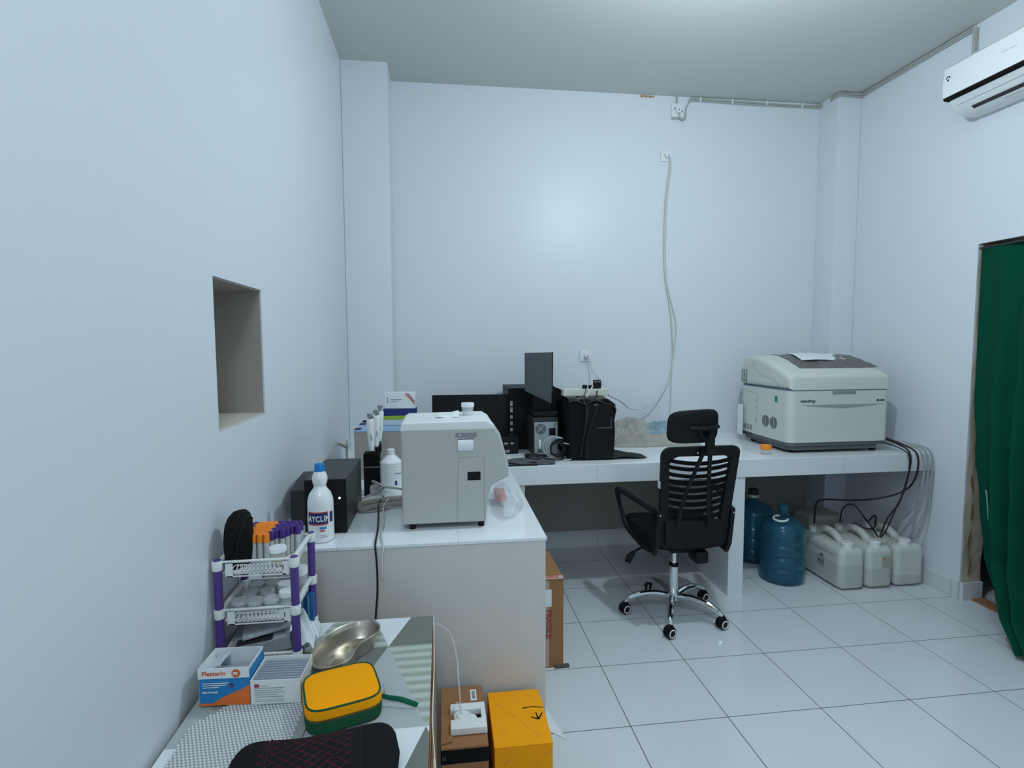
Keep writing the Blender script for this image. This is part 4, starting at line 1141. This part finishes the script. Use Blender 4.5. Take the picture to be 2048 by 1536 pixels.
m = MB(); m.box(.05, .12, -.012, .01, 0, .012, .004); m.build('bottom_flap', mat('dark board', (.10, .09, .07), .8), fc)

# boxes in front of the side counter
yb = thing('yellow_carton', 'bright orange-yellow carton on the floor in front of the side counter', 'carton', (-.47, -.80, 0))
m = MB(); m.box(-.096, .082, 0, .262, 0, .272, .003); m.build('carton_body', YCARD, yb)
m = MB(); m.prism([(-.096, 0), (.082, 0), (.083, .2), (.077, .262), (-.095, .262)], 'z', .272, .2755); m.build('top_lid', YCARD, yb)
tl = []
m = MB()
def sliver(pts, w_):
    for (a, b) in zip(pts, pts[1:]):
        a, b = Vector(a), Vector(b); d = (b - a).normalized(); nn = Vector((-d.y, d.x)) * w_
        m.prism([tuple(a - nn * .4), tuple(a + nn * .4), tuple(b + nn * .25), tuple(b - nn * .25)], 'z', .2757, .2762)
sliver([(.012, .167), (.045, .171), (.080, .163)], .006)
for tip in ((.034, .122), (.053, .142), (.074, .138)): sliver([(.056, .108), tip], .007)
m.build('torn_slit', BLACKM, yb)
m = MB()
for x, y in ((-.07, .20), (-.01, .225), (.04, .24), (.0, .10), (.03, .06), (-.07, .08), (-.03, .15)):
    m.x = Matrix.Translation((x, y, 0)) @ Matrix.Rotation(-1.0, 4, 'Z'); m.box(0, .035, -.0022, .0022, .2756, .2759)
m.x = Matrix.Identity(4)
for x, z in ((-.07, .22), (.02, .20), (.05, .235), (-.02, .16)):
    m.x = Matrix.Translation((x, 0, z)) @ Matrix.Rotation(-.55, 4, 'Y'); m.box(0, .035, -.0006, .0006, -.002, .002)
m.build('faint_print', mat('dull orange print', (.84, .31, .010), .6), yb)
m = MB()
for i in range(6):
    m.box(-.075 + i * .026, -.075 + i * .026 + .016, -.0008, .0006, .140, .147)
m.build('brown_print', YDARK, yb)

bb = thing('brown_carton', 'brown cardboard carton on the floor between the low cabinet and the yellow carton', 'carton', (-.655, -.82, 0))
m = MB(); m.box(-.070, .070, 0, .285, 0, .305, .003); m.build('carton_body', CARD, bb)
m = MB(); m.prism([(-.070, .01), (-.035, .02), (-.030, .15), (-.052, .27), (-.070, .28)], 'z', .305, .312, .002); m.build('open_flap', CARD, bb)
m = MB(); m.box(-.0706, .0706, -.0012, .002, .255, .298, .0005); m.build('black_band', BLACKM, bb)
m = MB(); m.box(-.065, -.062, -.002, -.0008, .268, .280); m.box(-.058, -.055, -.002, -.0008, .268, .280); m.build('band_print', DGREY, bb)
m = MB(); m.box(.028, .048, .205, .262, .3052, .3060, .0003); bc = m.build('barcode_label', PAPER, bb)
m = MB()
for i in range(9): m.box(.033, .043, .213 + i * .0045, .2148 + i * .0045 + (i % 3) * .0006, .3060, .3064)
m.build('bars', DARKP, bc)
m = MB(); m.x = Matrix.Translation((.04, .06, .3055)); 
for i in range(6): m.box(-.02 + i * .008, -.016 + i * .008, -.004 + .006 * (i % 2), .004, 0, .0006)
m.build('handwriting', YDARK, bb)
wt_ = thing('tube_dispenser', 'white slotted plastic piece with a round foam disc on the brown carton', 'dispenser', (-.643, -.775, .3065))
m = MB()
m.prism([(-.052, 0), (.058, 0), (.058, .118), (-.052, .118), (-.052, .086), (.043, .086), (.043, .044), (-.052, .044)], 'z', 0, .022, .003); m.build('frame', WHITEG, wt_)
m = MB(); m.box(-.050, .0425, .0445, .0855, .0005, .0035); m.build('recess', BLACKM, wt_)
m = MB(); m.cyl((-.015, .060, .003), (-.015, .060, .020), .030, .026, 24); m.cyl((.01, .055, .003), (.01, .055, .014), .022, .02, 24); m.cyl((-.020, .058, .019), (-.020, .058, .026), .018, .012, 20); m.build('foam_disc', WHITE, wt_)
cable('clear_tubing', 'thin clear tube rising from the white plastic piece on the brown carton', [(-.662, -.715, .333), (-.664, -.70, .37), (-.668, -.66, .42), (-.672, -.63, .47), (-.69, -.60, .53), (-.72, -.60, .56), (-.736, -.62, .58)], .0028, CLEAR, 'tube')
m = MB(); m.cyl((0, 0, 0), (0.0, .004, .035), .0042, .003, 10)
tag(m.build('tube_tip', CLEAR, None, loc=(-.669, -.655, .425)), 'small clear tip on the tube above the brown carton', 'tube tip')
cable('clear_tubing', 'second thin clear tube curling at the left of the white plastic piece', [(-.66, -.715, .333), (-.672, -.70, .36), (-.685, -.70, .345), (-.69, -.69, .315)], .0022, CLEAR, 'tube')
m = MB(); m.prism([(-.40, -.06), (-.31, -.24), (-.262, -.44), (-.36, -.35), (-.37, -.2)], 'z', .001, .003)
tag(m.build('paper_sheet', PAPER, None), 'sheet of white paper on the floor at the corner of the side counter', 'paper')

# ------------------------------------------------------------------ things on the low cabinet
# white mesh mat
random.seed(8)
mm_ = thing('mesh_mat', 'white waffle mesh mat spread on the near part of the low cabinet', 'mat', (-1.10, -1.25, ZT))
m = MB()
m.prism([(-.165, -.70), (.075, -.70), (.085, -.02), (.092, .08), (.089, .235), (-.06, .235), (-.155, .12)], 'z', 0, .004, .001)
m.build('mat_base', mat('mat base', (.30, .32, .32), .8), mm_)
m = MB()
b = bmesh.new(); 
for j in range(58):
    for i in range(34):
        x = -.158 + i * .0078 + (j % 2) * .0039; y = -.235 + j * .0081
        if y > .11 and x < -.155 + (y - .12) * .85 : continue
        if y < .12 and x < -.160 : continue
        if x > .072 or y > .228: continue
        s_ = .0035
        m.add([(x - s_, y, .004), (x, y - s_, .004), (x + s_, y, .004), (x, y + s_, .004), (x, y, .0072)], [[0, 1, 4], [1, 2, 4], [2, 3, 4], [3, 0, 4]])
b.free()
m.build('raised_knobs', FOAM, mm_)['kind'] = 'stuff'

# storage rack
RX0, RX1, RY0, RY1 = -1.281, -1.093, -.905, -.722
rk = thing('plastic_rack', 'three-tier white basket rack with purple posts against the left wall', 'rack', (-1.187, -.813, ZT))
def rr(x, y): return (x + 1.187, y + .813)
tiers = [.006, .130, .257]
for (x, y) in ((RX0, RY0), (RX1, RY0), (RX1, RY1), (RX0, RY1)):
    px, py = rr(x, y)
    m = MB()
    m.lathe([(.0105, .0), (.0112, .004), (.0105, .13), (.0105, .255), (.0105, .283), (.0085, .2855), (0, .286)], 20, px, py)
    m.build('post', PURPLE, rk)
for ti, tz in enumerate(tiers):
    t_ = MB()
    zt_ = tz + .024
    for (x, y) in ((RX0, RY0), (RX1, RY0), (RX1, RY1), (RX0, RY1)):
        px, py = rr(x, y)
        t_.lathe([(.0112, tz - (.0 if ti == 0 else 0)), (.0128, tz + .002), (.0138, tz + .022), (.0128, tz + .026), (.011, tz + .026)], 20, px, py)
    ax0, ay0 = rr(RX0, RY0); ax1, ay1 = rr(RX1, RY1)
    # rails
    t_.box(ax0, ax1, ay0 - .004, ay0 + .004, zt_ - .004, zt_, .001)
    t_.box(ax0, ax1, ay1 - .004, ay1 + .004, zt_ - .004, zt_, .001)
    t_.box(ax1 - .006, ax1 + .004, ay0, ay1, zt_ - .006, zt_, .001); t_.box(ax0 - .004, ax0 + .006, ay0, ay1, zt_ - .006, zt_, .001)
    hgt = .024 if ti else .016
    pj = .008 if ti else 0
    # side walls (short sides) and floor
    for xx in (ax0 + .006, ax1 - .010):
        t_.box(xx, xx + .002, ay0 + .012, ay1 - .012, zt_ - hgt - .008, zt_ - .003)
    t_.box(ax0 + .006, ax1 - .008, ay0 + .004, ay1 - .004, zt_ - hgt - .010, zt_ - hgt - .008)
    # front and back panels: frame with petal lattice
    for yy in (ay0 + .001, ay1 - .003):
        zb0, zb1 = zt_ - hgt - .012 - pj, zt_ - .003
        t_.box(ax0 + .018, ax1 - .018, yy, yy + .002, zb1 - .004, zb1); t_.box(ax0 + .020, ax1 - .022, yy, yy + .002, zb0, zb0 + .003)
        t_.box(ax0 + .018, ax0 + .036, yy, yy + .002, zb0, zb1); t_.box(ax1 - .030, ax1 - .014, yy, yy + .002, zb0, zb1)
        zc2 = (zb0 + zb1) / 2
        n_ = 11
        for i in range(n_):
            cx_ = ax0 + .048 + i * (ax1 - ax0 - .088) / (n_ - 1)
            V, Fc = [], []
            for k in range(20):
                a = 2 * PI * k / 20
                for (rr_, dy_) in ((.0108, 0), (.0132, 0), (.0132, .0016), (.0108, .0016)):
                    V.append((cx_ + rr_ * math.cos(a), yy + dy_, zc2 - .001 + rr_ * math.sin(a)))
            for k in range(20):
                k2 = (k + 1) % 20
                for e in range(4): Fc.append([k * 4 + e, k * 4 + (e + 1) % 4, k2 * 4 + (e + 1) % 4, k2 * 4 + e])
            t_.add(V, Fc)
    t_.build('basket_tier', WHITE, rk)
    if ti == 0: continue
topz = ZT + tiers[2] + .024 - .024 - .008

# test tubes on the top tier
def test_tube(cap, nm, label, group):
    t = thing('test_tube', label, 'test tube', (0, 0, 0), 0, group)
    m = MB(); m.lathe([(.004, 0), (.0062, .003), (.0065, .008), (.0065, .060)], 12); m.build('glass_body', TUBEB, t)
    m = MB(); m.lathe([(.0072, .054), (.0078, .055), (.0080, .076), (.0070, .077), (.0045, .076), (.0040, .070), (0, .070)], 14); m.build('cap', cap, t)
    return t
pt = test_tube(PURPCAP, 'p', 'purple-capped blood tube standing upright on the top tier of the rack', 'purple-capped blood tubes on the rack')
ot = test_tube(ORANGE, 'o', 'orange-capped blood tube standing upright on the top tier of the rack', 'orange-capped blood tubes on the rack')
used = {id(pt): False, id(ot): False}
def placetube(proto, x, y):
    if not used[id(proto)]: used[id(proto)] = True; o = proto
    else: o = copy_tree(proto)
    o.location = (x, y, topz + .0005); o.rotation_euler = (0, 0, random.uniform(-1, 1))
pitch = .0166
for j in range(8):
    for i in range(9):
        x = -1.245 + i * pitch + (j % 2) * pitch / 2; y = -.843 + j * pitch * .87
        if x > -1.105: continue
        if x > -1.172 and y < -.838 + (x + 1.172) * .75: continue
        if x < -1.236 and y < -.80: continue
        if x < -1.218 and y < -.835: pass
        placetube(ot if -1.232 < x < -1.176 or (x < -1.21 and y < -.79) else pt, x, y)
cup('sample_cup', 'white-lidded sample cup holding yellow paper on the top rack tier', (-1.142, -.872, topz + .001), WHITEG, .0215, .050, .012, content=YPAPER)
# black pouch leaning on the wall
m = MB()
def pouch(u, v):
    a = 2 * PI * u; c, s = math.cos(a), math.sin(a)
    k = [.75, .92, 1, 1.02, .98, .9, .72, .45, .06][int(round(v * 8))]; z = [0, .02, .045, .07, .095, .115, .132, .143, .147][int(round(v * 8))]
    return (.030 * c * k * (1 + .08 * math.sin(3 * a + v * 5)) + .006 * v, .048 * s * k * (1 + .05 * math.sin(5 * a + 2)) , z)
m.grid(pouch, 32, 9, closed_u=True)
bp_ = thing('black_pouch', 'soft black pouch leaning on the wall on the top tier of the rack', 'pouch', (-1.246, -.852, topz + .001), -.2)
m.build('pouch_body', BLACKM, bp_)
m = MB(); m.tube([(.018, -.046, .04), (.026, -.034, .10), (.026, 0, .130), (.024, .03, .115)], .002, 6); m.build('zip', BLACK, bp_)
# cups on the middle tier
mz = ZT + tiers[1] + .024 - .032 + .001
sp = [(-1.245, -.865, 0, 0), (-1.205, -.868, .0, 0), (-1.165, -.862, 0, 0), (-1.235, -.815, .0, 0), (-1.19, -.812, .0, 0), (-1.145, -.80, 0, 1), (-1.235, -.765, 0, 0), (-1.19, -.76, 0, 0), (-1.128, -.850, 0, 1)]
names = ['front left', 'front, second from the left', 'front, third from the left', 'middle row at the wall side', 'centre', 'middle row at the right, with a white lid', 'back row at the wall side', 'back row centre', 'front right corner, with a white lid']
for (x, y, z, l), nn in zip(sp, names):
    if l: cup('sample_cup', 'clear cup on the middle rack tier, ' + nn, (x, y, mz), WHITEG, .021, .048, .014)
    else: cup('sample_cup', 'clear cup on the middle rack tier, ' + nn, (x, y, mz), mat('clear lid', (.62, .64, .64), .3, alpha=.75), .021, .036, .010)
cup('sample_cup', 'white-lidded clear cup stacked at the back right of the middle tier', (-1.120, -.758, mz), WHITEG, .023, .074, .020)
# packs on the bottom tier
bz = ZT + .004
m = MB(); m.box(-.070, .075, -.045, .055, 0, .040, .004)
pk = thing('plaster_pack', 'grey printed packs lying tilted on the bottom tier of the rack', 'pack', (-1.195, -.83, bz + .012)); pk.rotation_euler = (.18, -.10, .10)
m.build('pack_body', FOILP, pk)
m = MB(); m.box(-.045, -.01, -.0462, -.0448, .012, .018); m.box(-.06, .03, -.044, -.02, .0402, .0406); m.build('dark_print', DARKP, pk)
m = MB(); m.box(-.06, .06, -.05, .05, 0, .012, .003)
pk2 = tag(m.build('plaster_pack', mat('light sachet film', (.48, .52, .54), .3, noise=.4, nscale=60), None, loc=(-1.19, -.82, bz + .062), rot=(.12, -.14, .22)), 'light grey sachet pack lying on top of the tilted printed packs', 'pack')
m = MB()
m.grid(lambda u, v: (-.03 + .055 * u, -.06 + .12 * v, .07 - .05 * u + .012 * math.sin(u * 9 + v * 13)), 14, 18, thick=.001)
tag(m.build('tissue_bag', mat('white film bag', (.74, .78, .80), .35), None, loc=(-1.085, -.83, bz)), 'crumpled white film bag bulging out of the right side of the bottom tier', 'bag')
bb2 = thing('blue_pack', 'dark blue plastic pack standing behind the rack by the kidney dish', 'pack', (-1.062, -.700, ZT))
bb2.location = (-1.108, -.735, ZT + .006)
m = MB(); m.box(-.018, .022, -.012, .012, .0, .105, .004); m.build('pack_body', BLUEPK, bb2)
m = MB(); m.box(-.012, -.006, -.0132, -.011, .02, .10); m.box(.006, .010, -.0132, -.011, .01, .10); m.build('pale_stripe', mat('pale blue stripe', (.2, .4, .55), .3), bb2)

# plaster box
def openbox(parent, w_, d_, h0, h1, mt, inner, th=.0015):
    """open carton: front wall of height h0, back wall of height h1"""
    m = MB(); m.box(0, w_, 0, th, 0, h0); m.build('front_wall', mt, parent)
    m = MB(); m.prism([(0, 0), (d_, 0), (d_, h1), (0, h0)], 'x', 0, th); m.prism([(0, 0), (d_, 0), (d_, h1), (0, h0)], 'x', w_ - th, w_); m.box(0, w_, d_ - th, d_, 0, h1); m.box(0, w_, 0, d_, 0, th); m.build('carton_walls', inner, parent)
pl_ = thing('plaster_box', 'open blue, orange and white plaster box with orange lettering, in front of the rack', 'box', (-1.268, -1.068, ZT + .005), -.05)
BW, BD, BH = .113, .088, .088
openbox(pl_, BW, BD, BH, BH, PLBLUE, WHITE)
m = MB(); m.box(-.0003, BW, -.0012, .0004, BH - .024, BH + .0005); m.build('white_band', PAPER, pl_)
m = MB(); m.box(BW - .0016, BW + .0008, 0, BD, 0, BH - .006); m.build('blue_side', PLBLUE, pl_)
m = MB(); m.prism([(.028, .004), (BW, .004), (BW, .046), (.095, .036), (.07, .026), (.052, .018), (.038, .010)], 'y', -.0013, .0003); m.prism([(0, 0), (BW, 0), (BW, .005), (0, .005)], 'y', -.0015, .0003); m.build('orange_print', PLOR, pl_)
text('box_lettering', 'Plesterin', .0150, PLTXT, pl_, (.008, -.0017, BH - .0165), FRONT, 1.0, .0002)
m = MB(); m.cyl((.084, -.0012, BH - .013), (.084, -.0020, BH - .013), .0098, n=24); r_ = m.build('round_mark', PLTXT, pl_)
text('mark_lettering', 'PE', .0095, PAPER, r_, (.078, -.0026, BH - .0165), FRONT, 1.0, .0004)
text('box_small_lettering', 'Skin Friendly', .0066, PAPER, pl_, (.009, -.0016, .030), FRONT, 1.0, .0002)
m = MB()
for i, w0 in enumerate((.058, .052, .036)): m.box(.009, .009 + w0, -.0016, -.0010, .052 - i * .0048, .0537 - i * .0048)
m.build('white_print', PAPER, pl_)
m = MB(); m.cyl((.073, -.0014, .046), (.073, -.0019, .046), .0045, n=16); m.build('flag_mark', NAVY, pl_)
m = MB(); m.box(.070, .0765, -.0022, -.0018, .044, .047); m.build('flag_stripe', REDP, pl_)
m = MB(); m.box(.006, BW - .006, .010, BD - .006, .003, .050, .004); sb = m.build('sachets', SACHET, pl_)
m = MB(); m.x = Matrix.Rotation(-.45, 4, 'Y'); m.box(.022, .075, .012, .072, .058, .062, .001); m.build('loose_sachet', mat('pale sachet', (.55, .60, .66), .4), pl_)

wb_ = thing('sachet_box', 'white carton packed with grey sachets, right of the blue plaster box', 'box', (-1.152, -1.080, ZT + .005), -.06)
BW2, BD2, BH2 = .113, .094, .058
openbox(wb_, BW2, BD2, BH2, BH2 + .004, WHITE, WHITE)
m = MB()
for i in range(26): m.box(.004, BW2 - .004, .004 + i * .0033, .0068 + i * .0033, .003, BH2 - .003 - .003 * ((i * 7) % 3) / 2, .0005)
m.build('sachets', SACHET, wb_)['kind'] = 'stuff'
m = MB(); m.box(.009, .020, -.001, .0003, BH2 - .016, BH2 - .009); m.build('red_mark', mat('dull red print', (.4, .06, .10), .6), wb_)
m = MB()
for i, w0 in enumerate((.03, .066, .060, .068, .052, .066)): m.box(.009 + (.015 if i == 0 else 0), .009 + w0, -.0008, .0003, BH2 - .014 - i * .0052, BH2 - .0127 - i * .0052)
m.box(.011, .075, -.0008, .0003, .008, .0088); m.box(.011, .075, -.0008, .0003, .0125, .0130)
m.build('fine_print', GREYP, wb_)

# kidney dish
kd = thing('kidney_dish', 'stained stainless steel kidney dish behind the yellow pouch on the low cabinet', 'kidney dish', (-.975, -.90, ZT), 0)
def kidney(t, k):
    a = 2 * PI * t
    # kidney shape: long axis along y, notch towards +x
    x = .070 * math.cos(a) * k; y = .118 * math.sin(a) * k
    bend = .020 * (1 - (y / .118) ** 2) * k
    notch = .022 * math.exp(-((math.sin(a)) / .45) ** 2) if math.cos(a) > 0 else 0
    return x - notch * 1.4 * k - bend * .2 + .012, y
def kd_f(u, v):
    steps = [(.0, .002), (.55, .002), (.80, .003), (.85, .010), (.92, .030), (.97, .043), (1.0, .045), (1.03, .044), (1.035, .041)]
    k, z = steps[int(round(v * 8))]
    x, y = kidney(u, k)
    return (x, y, z)
m = MB(); m.grid(kd_f, 64, 9, closed_u=True, thick=.001)
dish = m.build('dish', STEEL, kd, rot=(0, 0, -.42))
kd.rotation_euler = (.0, 0, 0)
random.seed(12)
m = MB()
for (x, y, s_) in ((-.02, .03, .010), (.0, -.03, .012), (-.015, -.06, .007), (.005, .055, .009), (-.03, -.01, .006)):
    r2_ = random.Random(int(x * 1e4)); pts_ = [(x + s_ * (1 + .3 * r2_.random()) * math.cos(k * PI / 6), y + s_ * 1.5 * (1 + .3 * r2_.random()) * math.sin(k * PI / 6)) for k in range(12)]
    m.prism(pts_, 'z', .0022, .0026)
m.build('brown_stains', mat('brown stain', (.20, .13, .06), .5, alpha=.18), dish)

# yellow and green pouch
yp = thing('lunch_pouch', 'orange-yellow and dark green zipped pouch in the middle of the low cabinet', 'pouch', (-.943, -1.113, ZT), .30)
yp.scale = (1, 1, .88)
def rsq(u, hx, hy, n_=5):
    a = 2 * PI * u; c, s = math.cos(a), math.sin(a); d = (abs(c) ** n_ + abs(s) ** n_) ** (1 / n_)
    return hx * c / d, hy * s / d
HX, HY = .083, .077
def layer(prof_, m_, nm, par):
    m = MB()
    def f(u, v):
        k, z = prof_[int(round(v * (len(prof_) - 1)))]
        x, y = rsq(u, HX, HY); return (x * k, y * k, z)
    m.grid(f, 56, len(prof_), closed_u=True)
    return m.build(nm, m_, par)
lo_ = layer([(.0, .001), (.93, .001), (.985, .006), (1.0, .020), (.995, .034)], GCLOTH, 'green_base', yp)
layer([(.995, .034), (1.004, .037), (.995, .040)], mat('zip tape', (.10, .07, .01), .6), 'zip', yp)
layer([(.995, .040), (1.0, .044), (.99, .056), (.965, .062)], YCLOTH, 'yellow_band', yp)
pip = MB()
pip.tube([(*[c * .957 for c in rsq(k / 56, HX, HY)], .0635) for k in range(57)], .0024, 6, smoothpath=False, caps=False); pip.build('green_piping', GCLOTH, yp)
layer([(.955, .063), (.90, .0665), (.7, .0685), (.35, .0695), (.0, .070)], YCLOTH, 'yellow_top', yp)
m = MB(); m.box(HX - .004, HX + .010, -.025, -.008, .026, .046, .004); m.build('zip_pull', CHROME, yp)
m = MB(); m.tube([(.080, -.020, .026), (.098, -.030, .020), (.125, -.048, .018), (.145, -.062, .012), (.158, -.068, .006)], [.007, .007, .008, .008, .007], 8, flat=.25); m.build('wrist_strap', mat('green strap', (.0, .13, .07), .7), yp)

# neck pillow
npil = thing('neck_pillow', 'black neck pillow with red-stitched quilted centre at the bottom edge of the picture', 'pillow', (-.950, -1.348, ZT + .004), .12)
def pil(u, v):
    # bone shaped cushion, long axis x
    t = -1 + 2 * v
    x = .155 * t
    hy = .070 + .022 * abs(t) ** 2.0
    e = max(0.0, 1 - abs(t) ** 7) ** .5
    hz = .030 + .010 * abs(t) ** 2
    a = 2 * PI * u; c, s = math.cos(a), math.sin(a)
    n_ = 2.6; d = (abs(c) ** n_ + abs(s) ** n_) ** (1 / n_)
    return (x, hy * c / d * e, .044 + hz * s / d * e * (1 + .03 * math.sin(40 * x)))
m = MB(); m.grid(pil, 44, 49, closed_u=True)
m.build('cushion', QUILT, npil)
for sg in (-1, 1):
    m = MB(); m.tube([(*(pil(k / 36, .5 + sg * .27)[:1]), pil(k / 36, .5 + sg * .27)[1] * 1.004, pil(k / 36, .5 + sg * .27)[2]) for k in range(37)], .0016, 5, smoothpath=False, caps=False); m.build('seam', BLACK, npil)
